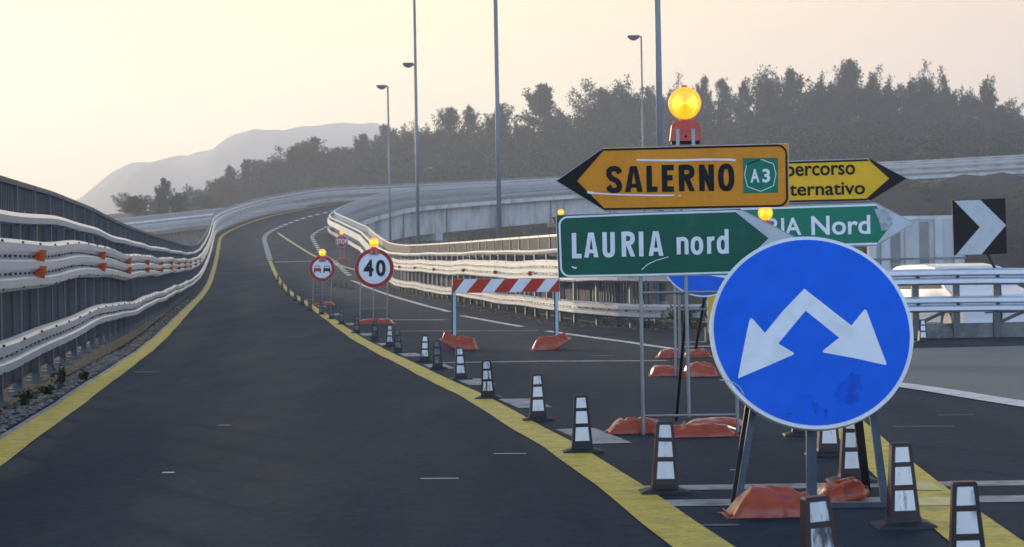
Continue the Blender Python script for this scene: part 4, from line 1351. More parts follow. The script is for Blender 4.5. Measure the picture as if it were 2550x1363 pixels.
for ch, a, b in (('A', 1868.5, 1891), ('3', 1898, 1917.5)):
    x0, x1, z0, z1 = bounds(A, a, b, 421, 455); mb.text(ch, x0, x1, z0, z1, -.008, .03, SR_, 1)
mb.build('route_badge', [M_GREEN2, M_SWHITE], pn)
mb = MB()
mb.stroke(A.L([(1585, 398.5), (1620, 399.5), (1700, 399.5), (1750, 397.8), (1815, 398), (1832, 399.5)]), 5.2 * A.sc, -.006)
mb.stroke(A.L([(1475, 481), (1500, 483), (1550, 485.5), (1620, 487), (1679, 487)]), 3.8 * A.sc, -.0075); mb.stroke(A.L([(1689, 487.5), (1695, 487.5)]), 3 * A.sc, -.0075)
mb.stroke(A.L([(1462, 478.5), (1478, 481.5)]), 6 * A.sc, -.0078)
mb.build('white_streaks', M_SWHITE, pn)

mb = MB(); out = A.L([(1384.5, 535.5), (1843, 519.5), (2000, 600), (1845, 685), (1390.5, 692.5)])
mb.prism(out[::-1], 0, .022); pn = mb.build('green_board', M_ALU, tA)
mb = MB(); mb.prism(A.L([(1386, 537), (1842.5, 521), (1997, 600), (1844.5, 683.5), (1391.8, 691)])[::-1], -.0025); mb.build('board_face', M_GREEN, pn)
mb = MB(); mb.prism(A.L([(1835, 523.5), (1846, 523.5), (1996, 600.5), (1842, 682.5), (1821, 680), (1914, 594), (1831, 528)])[::-1], -.005); mb.build('arrow_head', M_SGREY, pn)
mb = MB(); mb.stroke(A.L([(1834, 526)] + [(1620, 532.5), (1414, 541)] + arc(1414, 562, 21, -90, -180) + arc(1419, 666, 22, 180, 90) + [(1620, 684.5), (1828, 678.5)]), 4.8 * A.sc, -.0055); mb.build('border', M_SWHITE, pn)
zz = lambda v: 1340 + v / 2.523
letters(A, MB(), [('L', zz(212), zz(272), 580.5, 643), ('A', zz(288), zz(378), 579.5, 641.5), ('U', zz(404), zz(482), 578.5, 641), ('R', zz(524), zz(608), 577.5, 639.5), ('I', zz(635), zz(659), 577, 639), ('A', zz(693), zz(786), 576, 637.5)], -.006, 11.2).build('lettering', M_SWHITE, pn)
letters(A, MB(), [('n', zz(870), zz(945), 591, 634), ('o', zz(958), zz(1037), 590, 634), ('r', zz(1061), zz(1110), 590, 632.5), ('d', zz(1122), zz(1197), 571, 632)], -.006, 10.0).build('lettering', M_SWHITE, pn)
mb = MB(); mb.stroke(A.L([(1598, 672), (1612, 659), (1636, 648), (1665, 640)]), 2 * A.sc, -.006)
mb.stroke(A.L([(1424, 664), (1431, 668), (1436, 667)]), 4 * A.sc, -.006); mb.build('glare_strokes', M_SWHITE, pn)  # white strokes paint the glare on the green board
beacon(1705, 258, 40.5, A.Y + .03, 'large amber beacon with red housing on top of the orange arrow board')

# ---- rear direction sign: yellow board above green board
Dg = Sgn((1700, 893))
tD = thing('direction_sign', 'rear road sign with yellow board above a green board, both pointing right', 'direction sign', Dg.o)
stand(Dg, tD, [((1691, 560), (1693, 893)), ((1850, 600), (1852, 890)), ((2012, 600), (2014, 887))], [((1691, 772), (2012, 768))], [((1755, 742), (1738, 900), .5)], r=.018)
mb = MB(); mb.prism(Dg.L([(1715, 409), (2163, 394.5), (2259, 445), (2167, 500), (1715, 512)])[::-1], 0, .03); pn = mb.build('yellow_board', M_ALU, tD)
mb = MB(); mb.prism(Dg.L([(1717, 411), (2162, 396.5), (2256, 445), (2166, 498), (1717, 510)])[::-1], -.005); mb.build('board_face', M_YELSIGN, pn)
mb = MB(); mb.prism(Dg.L([(2164, 395), (2258, 445), (2168, 499.5), (2156, 496), (2214, 445), (2166, 401)])[::-1], -.010); mb.build('arrow_head', M_BLACK, pn)
mb = MB(); mb.stroke(Dg.L([(1720, 413.5), (2162, 399)]), 4.5 * Dg.sc, -.011); mb.stroke(Dg.L([(1720, 508), (2160, 497)]), 4.5 * Dg.sc, -.011); mb.build('border', M_BLACK, pn)
x0, x1, z0, z1 = bounds(Dg, 1958, 2129.5, 412, 449); MB().text('percorso', x0, x1, z0, z1, -.012, .018, .010).build('lettering', M_BLACK, pn)
x0, x1, z0, z1 = bounds(Dg, 1934, 2154, 453, 487); MB().text('alternativo', x0, x1, z0, z1, -.012, .018, .006).build('lettering', M_BLACK, pn)
mb = MB(); mb.prism(Dg.L([(1690, 519), (2182, 505), (2279, 556), (2184, 612.5), (1690, 628)])[::-1], 0, .03); pn = mb.build('green_board', M_ALU, tD)
mb = MB(); mb.prism(Dg.L([(1692, 521), (2181.5, 507), (2276, 556), (2183.5, 610.5), (1692, 626)])[::-1], -.005); mb.build('board_face', M_GREEN2, pn)
mb = MB(); mb.prism(Dg.L([(2180, 507.5), (2275, 556), (2183, 609.5), (2188, 601), (2222, 557), (2182, 514)])[::-1], -.010); mb.build('arrow_head', M_SGREY, pn)
mb = MB(); mb.stroke(Dg.L([(1700, 525.5), (2182, 510.5)]), 5 * Dg.sc, -.0105); mb.stroke(Dg.L([(1700, 621), (2184, 607)]), 5 * Dg.sc, -.0105); mb.build('border', M_SWHITE, pn)
x0, x1, z0, z1 = bounds(Dg, 1806, 1995, 544, 588); MB().text('LAURIA', x0, x1, z0, z1, -.011, .018, .004).build('lettering', M_SWHITE, pn)
x0, x1, z0, z1 = bounds(Dg, 2020, 2167, 537, 585); MB().text('Nord', x0, x1, z0, z1, -.011, .018, .004).build('lettering', M_SWHITE, pn)
mb = MB(); mb.prism(Dg.L([(2176, 520), (2206, 522), (2222, 545), (2215, 572), (2195, 575), (2188, 548)])[::-1], -.0125); mb.build('smudge', mat('smudge_grey', (.34, .40, .40), .5, var=.3, scale=20), pn)

# ---- round blue sign in the middle, mostly hidden
Cc = Sgn((1685, 938))
tC = thing('road_sign', 'blue round sign with a white slanting arrow, mostly hidden behind the green board', 'road sign', Cc.o)
stand(Cc, tC, [((1680, 640), (1683, 938)), ((1826, 640), (1830, 936))], [((1681, 732), (1828, 729))], [((1712, 740), (1703, 915), .35)], r=.014)
cc = Cc.l(1753, 630); rr = 110 * Cc.sc
mb = MB(); mb.prism([(cc[0] + rr * math.cos(2 * math.pi * k / 64), cc[1] + rr * math.sin(2 * math.pi * k / 64)) for k in range(64)], 0, .02); pn = mb.build('disc', M_SWHITE, tC)
mb = MB(); r2 = rr * .965; mb.prism([(cc[0] + r2 * math.cos(2 * math.pi * k / 64), cc[1] + r2 * math.sin(2 * math.pi * k / 64)) for k in range(64)], -.004); mb.build('disc_face', M_BLUE, pn)
mb = MB(); mb.prism(Cc.L([(1690, 572), (1704, 556), (1792, 634), (1808, 600), (1826, 696), (1752, 684), (1780, 664)])[::-1], -.008); mb.build('arrow', M_SWHITE, pn)

# ---- yellow board behind the blue disc, with its beacon
E = Sgn((1905, 898))
tE = thing('road_sign', 'yellow board mostly hidden behind the big blue disc, a strip of it showing at left', 'road sign', E.o)
stand(E, tE, [((1800, 640), (1801, 898)), ((1905, 570), (1905, 898)), ((2010, 640), (2011, 896))], [((1800, 850), (2010, 848))], [], r=.016)
mb = MB(); mb.prism(E.L([(1762, 642), (2046, 636), (2048, 824), (1763, 829)])[::-1], 0, .02); pn = mb.build('board', M_ALU, tE)
mb = MB(); mb.prism(E.L([(1764, 644), (2044, 638), (2046, 822), (1765, 827)])[::-1], -.005); mb.build('board_face', M_YELSIGN, pn)
beacon(1906, 531, 18.5, E.Y + .02, 'amber beacon showing between the two right-pointing boards, above the blue disc')

# ---- big blue diverging-arrows sign
B = Sgn((2022, 1266))
tB = thing('road_sign', 'big round blue sign with two diverging white arrows on a dark folding stand', 'road sign', B.o)
LEAN = R(20.0)
Yc = B.Y + .30
cen = at(2021, 825, Yc) - B.o
scB = Yc / F
ML = Matrix.Translation(cen) @ Matrix.Rotation(-LEAN, 4, 'X') @ Matrix.Rotation(-R(1.2), 4, 'Y')
def bl(px, py):
    x = (px - 2021) * CR - (py - 825) * SR; y = (px - 2021) * SR + (py - 825) * CR
    a = R(1.2)
    X, Z = x * scB, -y * scB / math.cos(LEAN)
    return X * math.cos(a) - Z * math.sin(a), X * math.sin(a) + Z * math.cos(a)
rB = 253 * scB
def circ(r, n=96): return [(r * math.cos(2 * math.pi * k / n), r * math.sin(2 * math.pi * k / n)) for k in range(n)]
mb = MB(); mb.prism(circ(rB), 0, .03); o = mb.xform(ML).build('disc', M_SWHITE, tB); disc = o
mb = MB(); mb.prism(circ(rB * .999), .0305, .034); mb.xform(ML).build('disc_back', M_LEGD, disc)
mb = MB(); mb.prism(circ(rB * .962), -.003); mb.xform(ML).build('disc_face', M_BLUE, disc)
pts = [(2013, 720), (2120.7, 816), (2154, 781), (2159, 777), (2163, 781), (2180, 848), (2197, 911), (2196, 916), (2190, 915), (2115, 895), (2046, 880), (2042, 876.5), (2046, 873), (2087, 844.6), (2010.5, 775), (1935, 853), (1969, 876), (1972, 879), (1969, 882), (1900, 908), (1832, 932.5), (1827.5, 934), (1828.5, 929), (1848, 860), (1868, 794), (1872, 788), (1877, 790), (1904, 826), (1955, 772)]
mb = MB(); mb.prism([bl(*p) for p in pts][::-1], -.006); mb.xform(ML).build('arrows', M_SWHITE, disc)
pts = [(2060, 985), (2075, 955), (2092, 948), (2110, 928), (2128, 940), (2131, 970), (2120, 998), (2098, 1008), (2070, 1000)]
mb = MB(); mb.prism([bl(*p) for p in pts][::-1], -.0045); mb.xform(ML).build('stain', M_BLUE_ST, disc)
for j, (cx_, cy_, rx_, ry_) in enumerate(((2012, 1010, 14, 22), (2036, 1022, 7, 16), (1946, 1024, 9, 4), (1990, 984, 30, 4), (1912, 842, 8, 3))):
    mb = MB(); mb.prism([bl(cx_ + rx_ * math.cos(k * .571) * (.6 + .4 * math.sin(k * 2.3 + j)), cy_ + ry_ * math.sin(k * .571) * (.6 + .4 * math.cos(k * 1.9 + j))) for k in range(11)][::-1], -.0052)
    mb.xform(ML).build('scuff', M_BLUE_ST, disc)
mb = MB(); mb.stroke([bl(*p) for p in ((1782, 936), (1800, 937), (1818, 945), (1830, 955), (1839, 973))], 2.2 * scB, -.0052); mb.xform(ML).build('scratch', M_SGREY, disc)
def b3(px, py, Y): return at(px, py, Y) - B.o
Yb = B.Y
for nm, a, b, wd, m in (('leg', b3(1878, 1000, Yb + .27), b3(1838, 1255, Yb), .028, M_LEGB), ('leg', b3(2019, 1020, Yb + .25), b3(2021, 1262, Yb), .044, M_LEGB),
                        ('leg', b3(2164, 960, Yb + .29), b3(2205, 1263, Yb), .034, M_LEGB), ('strut', b3(1864, 1000, Yb + .31), b3(1826, 1250, Yb + .08), .024, M_LEGD),  # this dark strut stands for the shaded side face of the left leg
                        ('strut', b3(2130, 985, Yb + .32), b3(2157, 1222, Yb + .55), .038, M_LEGD)):
    MB().bar(a, b, wd, .02).build(nm, m, tB)
p, q = b3(1834, 1262, Yb), b3(2214, 1260, Yb)
MB().bar(p, q, .036, .03).build('crossbar', M_LEGB, tB)

# ---- speed limit, no overtaking, stop
def small_sign(base, name, label, group, legs, cross, brace=None, r=.012):
    s = Sgn(base); t = thing(name, label, 'road sign', s.o, group)
    stand(s, t, legs, cross, brace or [], r=r, m=M_TUBE)
    return s, t
def disc_px(s, t, px, py, r_px, inner, parts=True):
    c = s.l(px, py); r = r_px * s.sc
    def cc(k): return [(c[0] + k * math.cos(2 * math.pi * i / 56), c[1] + k * math.sin(2 * math.pi * i / 56)) for i in range(56)]
    d = MB().prism(cc(r), 0, .025).build('disc', M_SGREY, t)
    MB().prism(cc(r * inner), -.006).build('disc_face', M_SWHITE, d)
    MB().ring(c, r * inner, r * .985, -.009).build('red_ring', M_RED, d)
    return d, c, r
Fs, tF = small_sign((931, 806), 'road_sign', 'round 40 speed limit sign with red ring on thin legs', 'round signs on the closed lane',
    [((898, 690), (896, 806)), ((931, 700), (929, 800)), ((966, 690), (963, 806))], [((897, 769), (965, 768)), ((897, 716), (905, 716)), ((960, 716), (967, 716))])
d, c, r = disc_px(Fs, tF, 932, 668, 49, .80)
mb = MB()
x0, x1, z0, z1 = bounds(Fs, 905.5, 930, 647, 689); mb.text('4', x0, x1, z0, z1, -.011, .035)
x0, x1, z0, z1 = bounds(Fs, 936, 960.5, 647, 689); mb.text('0', x0, x1, z0, z1, -.011, .035)
mb.build('numerals', M_BLACK, d)
beacon(931.5, 604, 12, Fs.Y, 'amber beacon on top of the 40 speed limit sign')
Gs, tG = small_sign((803, 759), 'road_sign', 'round no-overtaking sign with a red and a black car', 'round signs on the closed lane',
    [((780, 690), (779, 759)), ((803, 695), (802, 757)), ((825, 690), (824, 759))], [((779, 735), (825, 734))])
d, c, r = disc_px(Gs, tG, 802, 669, 32.5, .74)
def glyph(cx, m):
    mb = MB()
    for o in ([(-9, 5), (9, 5), (9, -1), (6, -3), (-6, -3), (-9, -1)], [(-9, 9), (-5.5, 9), (-5.5, 5), (-9, 5)], [(5.5, 9), (9, 9), (9, 5), (5.5, 5)]):
        mb.prism([(Gs.l(cx + a, 671 + b)) for a, b in o], -.010)
    mb.stroke([Gs.l(cx + a, 671 + b) for a, b in ((-7, -2), (-5.5, -8), (5.5, -8), (7, -2))], 1.8 * Gs.sc, -.011)
    return mb.build('car_symbol', m, d)
glyph(790.5, M_RED); glyph(814, M_BLACK)
beacon(803, 629.5, 9, Gs.Y, 'amber beacon on top of the no-overtaking sign')
Hs, tH = small_sign((851, 648), 'road_sign', 'small distant red octagonal STOP sign in front of the glowing rails', 'round signs on the closed lane',
    [((847, 610), (847, 648)), ((857, 610), (857, 648))], [((847, 636), (857, 636))])
c = Hs.l(851, 601); r = 16.5 * Hs.sc
def octo(k): return [(c[0] + k * math.cos(R(22.5 + 45 * i)), c[1] + k * math.sin(R(22.5 + 45 * i))) for i in range(8)]
d = MB().prism(octo(r), 0, .03).build('plate', M_SWHITE, tH)
MB().prism(octo(r * .95), -.02).build('plate_face', M_RED, d)
mb = MB(); x0, x1, z0, z1 = bounds(Hs, 838.5, 864, 595, 607.5); mb.text('STOP', x0, x1, z0, z1, -.04, .02); mb.build('lettering', M_SWHITE, d)
beacon(850.5, 580.5, 4.6, Hs.Y, 'tiny amber beacon on top of the distant STOP sign')

# hidden warning sign far behind the green board: only its beacon and a corner show
Q = Sgn((1398, 752), Y=52.0)
Q.o.z = ground(Q.o.x - 1.5, 52.0) - .4
tQ = thing('warning_sign', 'triangular red and white sign behind the fence, one corner peeping past the green board', 'road sign', Q.o)
MB().tube((Q.l(1399, 600)[0], .05, 0), (Q.l(1397, 548)[0], .05, Q.l(1397, 551)[1]), .04, 10).build('post', M_POST, tQ)
tri = Q.L([(1374, 541), (1424, 540), (1399, 585)])
d = MB().prism(tri[::-1], 0, .03).build('plate', M_RED, tQ)
MB().prism(Q.L([(1383, 545), (1415, 544.5), (1399, 574)])[::-1], -.008).build('plate_face', M_SWHITE, d)
beacon(1397, 529, 8, 52.0, 'small amber beacon peeping over the upper left corner of the green board')

# ---- striped barrier board
I = Sgn((1131, 870))
tI = thing('barrier_board', 'red and white striped barrier board on two legs coloured light blue for the reflected sky', 'barrier', I.o)
mb = MB(); mb.prism(I.L([(1126.5, 694.5), (1394, 693), (1394.5, 727), (1127.5, 730.5)])[::-1], 0, .025); pn = mb.build('board', M_ALU, tI)
mb = MB(); mb.prism(I.L([(1127.5, 695.5), (1393, 694), (1393.5, 726), (1128.5, 729.5)])[::-1], -.005); mb.build('red_face', M_REDB, pn)
for k in range(4):
    a = 1156.5 + 67.6 * k; b = 1131 + 67.9 * k; ev = -.4 * k
    MB().prism(I.L([(a, 695.8 + ev), (a + 32.5, 695.6 + ev), (b + 30.5, 729 + ev * 1.6), (b, 729.3 + ev * 1.6)])[::-1], -.010).build('white_stripe', M_SWHITE, pn)
for a, b in (((1131.5, 730), (1132, 870)), ((1386.5, 727), (1387.5, 870))):
    p, q = I.l(*a), I.l(*b)
    mb = MB(); mb.bar((p[0], .02, p[1] + .1), (q[0], .02, q[1]), .042, .03); mb.bar((q[0], -.25, q[1] + .02), (q[0], .30, q[1] + .02), .03, .03); mb.build('leg', M_LBLUE, tI)
    MB().bar((p[0] - .03, .06, p[1] + .1), (q[0] - .03, .06, q[1]), .02, .03).build('back_bar', M_LEGD, tI)

# ---- chevron
J = Sgn((2450, 660), Y=30.6)
tJ = thing('chevron_sign', 'square black sign with a white chevron pointing right above the guard rail', 'road sign', (J.o.x, J.o.y, 0))
J.o = Vector((J.o.x, J.o.y, 0.0))
mb = MB(); mb.prism(J.L([(2371, 499.5), (2503.5, 494), (2507.5, 632), (2376, 636.5)])[::-1], 0, .03); pn = mb.build('plate', M_BLACK, tJ)
mb = MB(); mb.prism(J.L([(2376, 500.5), (2441, 498), (2505, 561), (2444, 633.5), (2380.5, 635.5), (2440, 566)])[::-1], -.006); mb.build('chevron', M_SGREY, pn)
p, q = J.l(2445, 600), J.l(2492, 690)
MB().tube((p[0], .06, p[1]), (q[0], .08, q[1]), .025, 10).build('post', M_LEGD, tJ)
MB().tube((q[0] - .01, .08, q[1] + .03), (q[0] + .02, .08, 0), .03, 10).build('post', M_LEGD, tJ)

# ================================================================== SANDBAGS
from mathutils import noise as MN
def sandbag(x0, x1, ytop, ybot, label, W=.26, seed=1, yaw=0.0, lift=(0, 0), group='orange sandbags holding the sign stands', flat=.42, tipz=.015):
    cx = (x0 + x1) / 2
    p = on_ground(cx, ybot - 1)
    sc = p.y / F
    Ln = (x1 - x0) * sc
    dep = W * (703 + 0 - 703 + (ybot - 690)) / F          # what the depth adds to the height seen
    H = .92 * max(.06, (ybot - ytop) * sc - W * .9 * (1.0 / p.y) * .75)
    t = thing('sandbag', label, 'sandbag', (p.x, p.y + W / 2, p.z), group)
    nu, nv = 72, 40
    V = []
    rb_ = random.Random(seed * 31 + 5)
    e0, e1 = rb_.uniform(.60, .74), rb_.uniform(.60, .78)
    def D0(u, v):
        ends = (1 - sst(e0, .97, -u)) * (1 - sst(e1, .97, u))
        top = 1 - .16 * abs(u + rb0) - .10 * u * u
        return H * ends * top * max(0, 1 - abs(v) ** 2.4) ** .62
    rb0 = rb_.uniform(-.35, .35)
    planes = []
    for k in range(17):                      # taut vinyl: a few flat facets meeting in sharp folds
        u0, v0 = rb_.uniform(-.9, .9), rb_.uniform(-.86, .86)
        g = .04; z0_ = D0(u0, v0)
        planes.append((u0, v0, z0_ * rb_.uniform(.94, 1.10), (D0(u0 + g, v0) - D0(u0 - g, v0)) / (2 * g), (D0(u0, v0 + g) - D0(u0, v0 - g)) / (2 * g)))
    for i in range(nu + 1):
        u = -1 + 2 * i / nu
        au = abs(u)
        lf = max(0.0, lift[0] * max(0, -u) ** 1.3 + lift[1] * max(0, u) ** 1.3)
        for j in range(nv + 1):
            v = -1 + 2 * j / nv
            f3 = MN.noise(Vector((u * 3.5, v * 3.0, seed + 9.1)))
            wp = W / 2 * (.93 + .07 * math.sin(u * 5 + seed)) * (1 + .05 * f3)
            x = u * Ln / 2 * (1 + .025 * math.sin(v * 6 + seed)) + .01 * f3 * au; y = v * wp
            d0 = D0(u, v)
            m_ = min(z_ + gu * (u - uu) + gv * (v - vv) for uu, vv, z_, gu, gv in planes)
            fold = max(0, 1 - abs(MN.noise(Vector((u * 1.5 + v * 1.1, v * .9 - u * .8, seed * 1.3)))) * 5)
            z = min(d0 * 1.25, .35 * d0 + .65 * max(0, m_)) * (1 - .20 * fold * (1 - v * v)) + .05 * H * f3 * (d0 / H)
            edge = (1 - abs(v)) 
            z += .014 * (math.sin(v * 7 + seed) * .5 + .5) * sst(.80, 1.0, au) * edge
            V.append((x, y, max(.004, z) + lf))
    n1 = len(V)
    Fc = []
    for i in range(nu):
        for j in range(nv):
            a = i * (nv + 1) + j; Fc.append((a, a + nv + 1, a + nv + 2, a + 1))
    for i in range(nu + 1):
        u = -1 + 2 * i / nu
        lf = max(0.0, lift[0] * max(0, -u) ** 1.3 + lift[1] * max(0, u) ** 1.3)
        for j in range(nv + 1):
            x, y, z = V[i * (nv + 1) + j]; V.append((x, y, .002 + max(0, lf - .015)))
    for i in range(nu):
        for j in range(nv):
            a = n1 + i * (nv + 1) + j; Fc.append((a, a + 1, a + nv + 2, a + nv + 1))
    ring_ = [i * (nv + 1) for i in range(nu + 1)] + [nu * (nv + 1) + j for j in range(1, nv + 1)] + [i * (nv + 1) + nv for i in range(nu - 1, -1, -1)] + [j for j in range(nv - 1, 0, -1)]
    for a, b in zip(ring_, ring_[1:] + ring_[:1]): Fc.append((b, a, a + n1, b + n1))
    ob = MB().add(V, Fc).build('sack', M_VINYL, t, smooth=True)
    mb = MB()
    for k in (-1, 1):
        zz = lift[0] if k < 0 else lift[1]
        mb.box((k * Ln * .462, 0, zz + .016), (.008, W * .78, .010))
    mb.build('seam', M_VINYL, t)
    t.rotation_euler = (0, 0, yaw)
    return t
sandbag(1808, 2052, 1200, 1293, 'biggest orange sandbag, in front under the blue disc behind the lowest delineator', W=.25, seed=2, yaw=R(3))
sandbag(2030, 2164, 1190, 1253, 'orange sandbag with a raised torn corner at the right leg of the blue disc', W=.2, seed=5, lift=(0, .045), yaw=R(8))
sandbag(1507, 1662, 1036, 1083, 'dark orange sandbag at the left foot of the front direction sign', W=.24, seed=3, yaw=R(-6))
sandbag(1650, 1843, 1049, 1091, 'long orange sandbag lying across the middle of the front direction sign stand', W=.22, seed=7, yaw=R(4))
sandbag(1702, 1866, 1037, 1064, 'pinkish sunlit sandbag behind the long orange one at the front direction sign', W=.3, seed=9, yaw=R(-10))
sandbag(1618, 1705, 906, 939, 'orange sandbag with dark tip at the left leg of the hidden blue round sign', W=.3, seed=11)
sandbag(1700, 1792, 898, 940, 'plump orange sandbag right of centre at the hidden blue round sign', W=.3, seed=12, yaw=R(5))
sandbag(1636, 1702, 867, 893, 'small orange sandbag left at the rear direction sign, sun on its top', W=.34, seed=14)
sandbag(1702, 1775, 868, 892, 'small orange sandbag right at the rear direction sign, cut off by the blue disc', W=.34, seed=15)
sandbag(879, 982, 792, 808, 'flat orange sandbag across the feet of the 40 speed limit sign', W=.42, seed=17)
sandbag(777, 833, 751, 762, 'flat orange sandbag across the feet of the no-overtaking sign', W=.4, seed=18)
sandbag(834, 869, 643, 650, 'tiny dull red sandbag at the foot of the STOP sign', W=.4, seed=19)
sandbag(1095, 1192, 836, 873, 'orange sandbag draped over the left foot of the striped barrier board', W=.26, seed=21, lift=(.16, 0), yaw=R(-8))
sandbag(1322, 1422, 836, 873, 'orange sandbag draped over the right foot of the striped barrier board', W=.26, seed=22, lift=(0, .16), yaw=R(8))

# ================================================================== DELINEATORS (flat black cones with white windows)
HC = .335
def make_delineator():
    t = thing('delineator', 'x', 'traffic cone', (0, 0, 0), 'delineators along the yellow lines')
    wt, wb, dt, db, zb = .039, .060, .026, .042, .040
    mb = MB()
    vs = []
    for z, w_, d_ in ((zb, wb, db), (HC - .006, wt, dt), (HC, wt - .005, dt - .005)):
        vs += [(-w_, -d_, z), (w_, -d_, z), (w_, d_, z), (-w_, d_, z)]
    fs = [(k * 4 + j, k * 4 + (j + 1) % 4, k * 4 + 4 + (j + 1) % 4, k * 4 + 4 + j) for k in range(2) for j in range(4)] + [(8, 9, 10, 11), (3, 2, 1, 0)]
    mb.add(vs, fs); body = mb.build('body', M_MAROON, t)
    mb = MB()
    vs = []
    for z, w_, d_ in ((.016, .066, .050), (.040, .0605, .0425), (.046, .058, .041)):
        vs += [(-w_, -d_, z), (w_, -d_, z), (w_, d_, z), (-w_, d_, z)]
    mb.add(vs, fs)
    mb.add([(-.118, -.10, 0), (.118, -.10, 0), (.118, .10, 0), (-.118, .10, 0), (-.112, -.095, .012), (.112, -.095, .012), (.112, .095, .012), (-.112, .095, .012), (-.075, -.06, .024), (.075, -.06, .024), (.075, .06, .024), (-.075, .06, .024)],
           [(0, 1, 5, 4), (1, 2, 6, 5), (2, 3, 7, 6), (3, 0, 4, 7), (4, 5, 9, 8), (5, 6, 10, 9), (6, 7, 11, 10), (7, 4, 8, 11), (8, 9, 10, 11), (3, 2, 1, 0)])
    mb.build('base', M_RUBBER, t)
    for t0, t1, k0, k1 in ((.05, .25, .62, .68), (.315, .555, .66, .70), (.63, .90, .68, .72)):
        for side in (-1, 1):
            mb = MB()
            vs = []
            for tt, kk in ((t0, k0), (t1, k1)):
                z = HC - tt * (HC - zb); f = (HC - z) / (HC - zb)
                w_ = (wt + (wb - wt) * f) * kk; d_ = (dt + (db - dt) * f) + .0022
                vs += [(-w_, side * d_, z), (w_, side * d_, z)]
            mb.add(vs, [(0, 2, 3, 1)] if side < 0 else [(0, 1, 3, 2)])
            mb.build('white_panel', M_CWHITE, t)
    return t
proto = make_delineator()
def set_look(t, panel, body):
    for ch in t.children:
        if ch.name.startswith('white_panel') or ch.name.startswith('body'):
            ch.material_slots[0].link = 'OBJECT'
            ch.material_slots[0].material = panel if ch.name.startswith('white') else body
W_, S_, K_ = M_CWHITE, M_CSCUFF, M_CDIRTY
first = True
def cone_at(p, label, panel=W_, body=M_MAROON, yaw=0, tilt=.0, group='delineators along the first yellow line'):
    global first
    t = proto if first else copy_tree(proto)
    first = False
    t.location = p; t['label'] = label; t['group'] = group
    t.rotation_euler = (rnd.uniform(-.03, .03), tilt + rnd.uniform(-.022, .022), yaw + rnd.uniform(-.12, .12))
    set_look(t, panel, body)
def nearY(px, Y):
    q = at(px, 1000, Y); return Vector((at(px, 703 + 4800 / Y, Y).x, Y, ground(q.x, Y)))
G2 = 'delineators along the second yellow line'
cone_at(nearY(2052, 5.86), 'delineator with streaked dirty panels cut off at the bottom edge, before the biggest sandbag', S_, M_MAROON, .06, -.06, G2)
cone_at(nearY(2412, 6.20), 'delineator cut off at the bottom edge in the right corner', W_, M_MAROON, -.05, -.02, G2)
cone_at(on_ground(2250, 1312), 'clean delineator right of the blue disc, standing whole on the second yellow line', W_, M_MAROON, .04, -.02, G2)
cone_at(on_ground(2122, 1200), 'delineator behind the right strut of the blue disc stand', W_, M_MAROON, -.04, -.02, G2)
cone_at(on_ground(2062, 1134), 'delineator right of the middle leg of the blue disc, top hidden', W_, M_MAROON, .05, 0, G2)
cone_at(on_ground(1997, 1084), 'delineator below the blue disc of which only the base shows', W_, M_MAROON, .0, 0, G2)
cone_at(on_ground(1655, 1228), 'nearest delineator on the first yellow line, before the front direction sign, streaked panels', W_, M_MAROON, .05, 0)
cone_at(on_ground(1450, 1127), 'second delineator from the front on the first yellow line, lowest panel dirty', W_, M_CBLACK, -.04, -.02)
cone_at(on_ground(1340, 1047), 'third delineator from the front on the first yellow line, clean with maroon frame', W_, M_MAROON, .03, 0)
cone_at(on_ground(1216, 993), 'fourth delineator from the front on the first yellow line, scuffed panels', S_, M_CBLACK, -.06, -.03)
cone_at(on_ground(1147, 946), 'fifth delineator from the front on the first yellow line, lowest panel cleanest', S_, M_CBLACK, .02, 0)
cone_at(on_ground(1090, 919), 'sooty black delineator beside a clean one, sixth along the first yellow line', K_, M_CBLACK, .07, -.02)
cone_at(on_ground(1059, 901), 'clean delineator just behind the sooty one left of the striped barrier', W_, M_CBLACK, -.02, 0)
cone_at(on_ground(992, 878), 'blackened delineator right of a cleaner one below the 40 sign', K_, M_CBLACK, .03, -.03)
cone_at(on_ground(971, 862), 'grey-white delineator below the right leg of the 40 sign', S_, M_CBLACK, .0, 0)
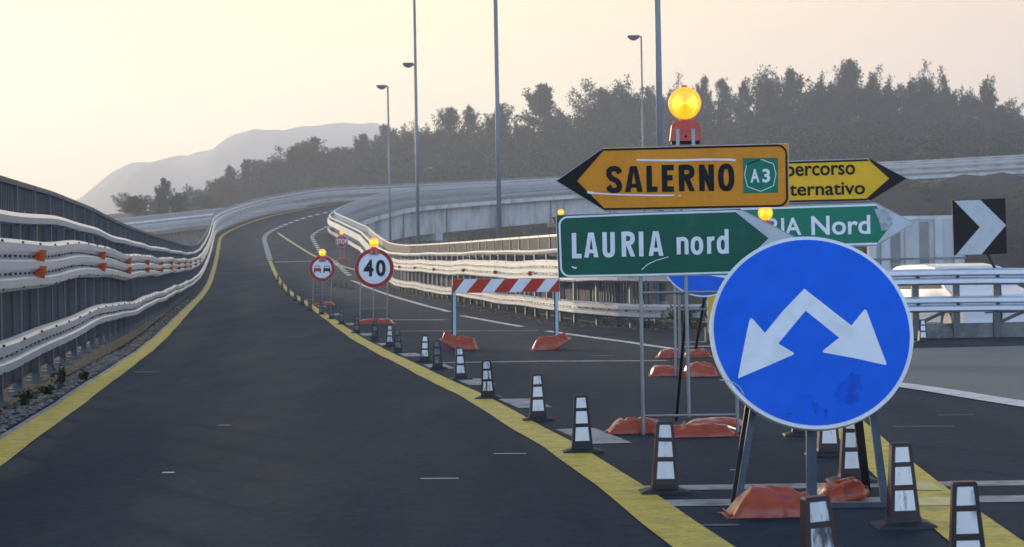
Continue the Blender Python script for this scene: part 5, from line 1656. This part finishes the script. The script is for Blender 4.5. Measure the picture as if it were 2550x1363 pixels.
cone_at(on_ground(934, 848), 'sooty delineator below the middle of the 40 sign', K_, M_CBLACK, .05, 0)
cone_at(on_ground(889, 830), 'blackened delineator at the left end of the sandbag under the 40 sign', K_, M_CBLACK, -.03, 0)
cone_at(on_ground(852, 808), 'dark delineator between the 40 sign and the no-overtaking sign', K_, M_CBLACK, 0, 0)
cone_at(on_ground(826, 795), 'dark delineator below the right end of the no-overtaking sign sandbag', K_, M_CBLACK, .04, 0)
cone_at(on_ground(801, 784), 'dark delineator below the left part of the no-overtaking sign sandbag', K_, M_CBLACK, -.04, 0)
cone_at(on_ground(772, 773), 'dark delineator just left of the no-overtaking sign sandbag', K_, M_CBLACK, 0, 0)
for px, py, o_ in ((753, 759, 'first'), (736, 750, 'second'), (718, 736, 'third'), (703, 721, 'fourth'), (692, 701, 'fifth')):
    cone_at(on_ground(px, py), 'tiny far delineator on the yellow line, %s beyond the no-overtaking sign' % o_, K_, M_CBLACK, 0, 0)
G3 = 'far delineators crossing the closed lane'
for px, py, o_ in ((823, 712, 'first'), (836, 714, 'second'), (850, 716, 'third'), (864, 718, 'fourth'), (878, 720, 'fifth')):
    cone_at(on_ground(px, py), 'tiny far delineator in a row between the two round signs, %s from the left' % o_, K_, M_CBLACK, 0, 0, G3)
cone_at(on_ground(2297, 852), 'lone clean delineator against the concrete base of the cross rail', W_, M_MAROON, .02, 0, 'lone delineator')

# ================================================================== HAZE
HZ = bpy.data.materials.new('evening_haze'); HZ.use_nodes = True
t_ = HZ.node_tree
for n in list(t_.nodes):
    if n.type != 'OUTPUT_MATERIAL': t_.nodes.remove(n)
pv = t_.nodes.new('ShaderNodeVolumePrincipled')
pv.inputs['Color'].default_value = (.83, .89, 1.0, 1)
pv.inputs['Density'].default_value = .00068
pv.inputs['Anisotropy'].default_value = .35
t_.links.new(pv.outputs[0], t_.nodes['Material Output'].inputs['Volume'])
mb = MB(); mb.box((0, 1225, 104), (2720, 2780, 226)); o = mb.build('haze', HZ); tag(o, kind='stuff', label='thin evening haze over the road and the hills', cat='haze')
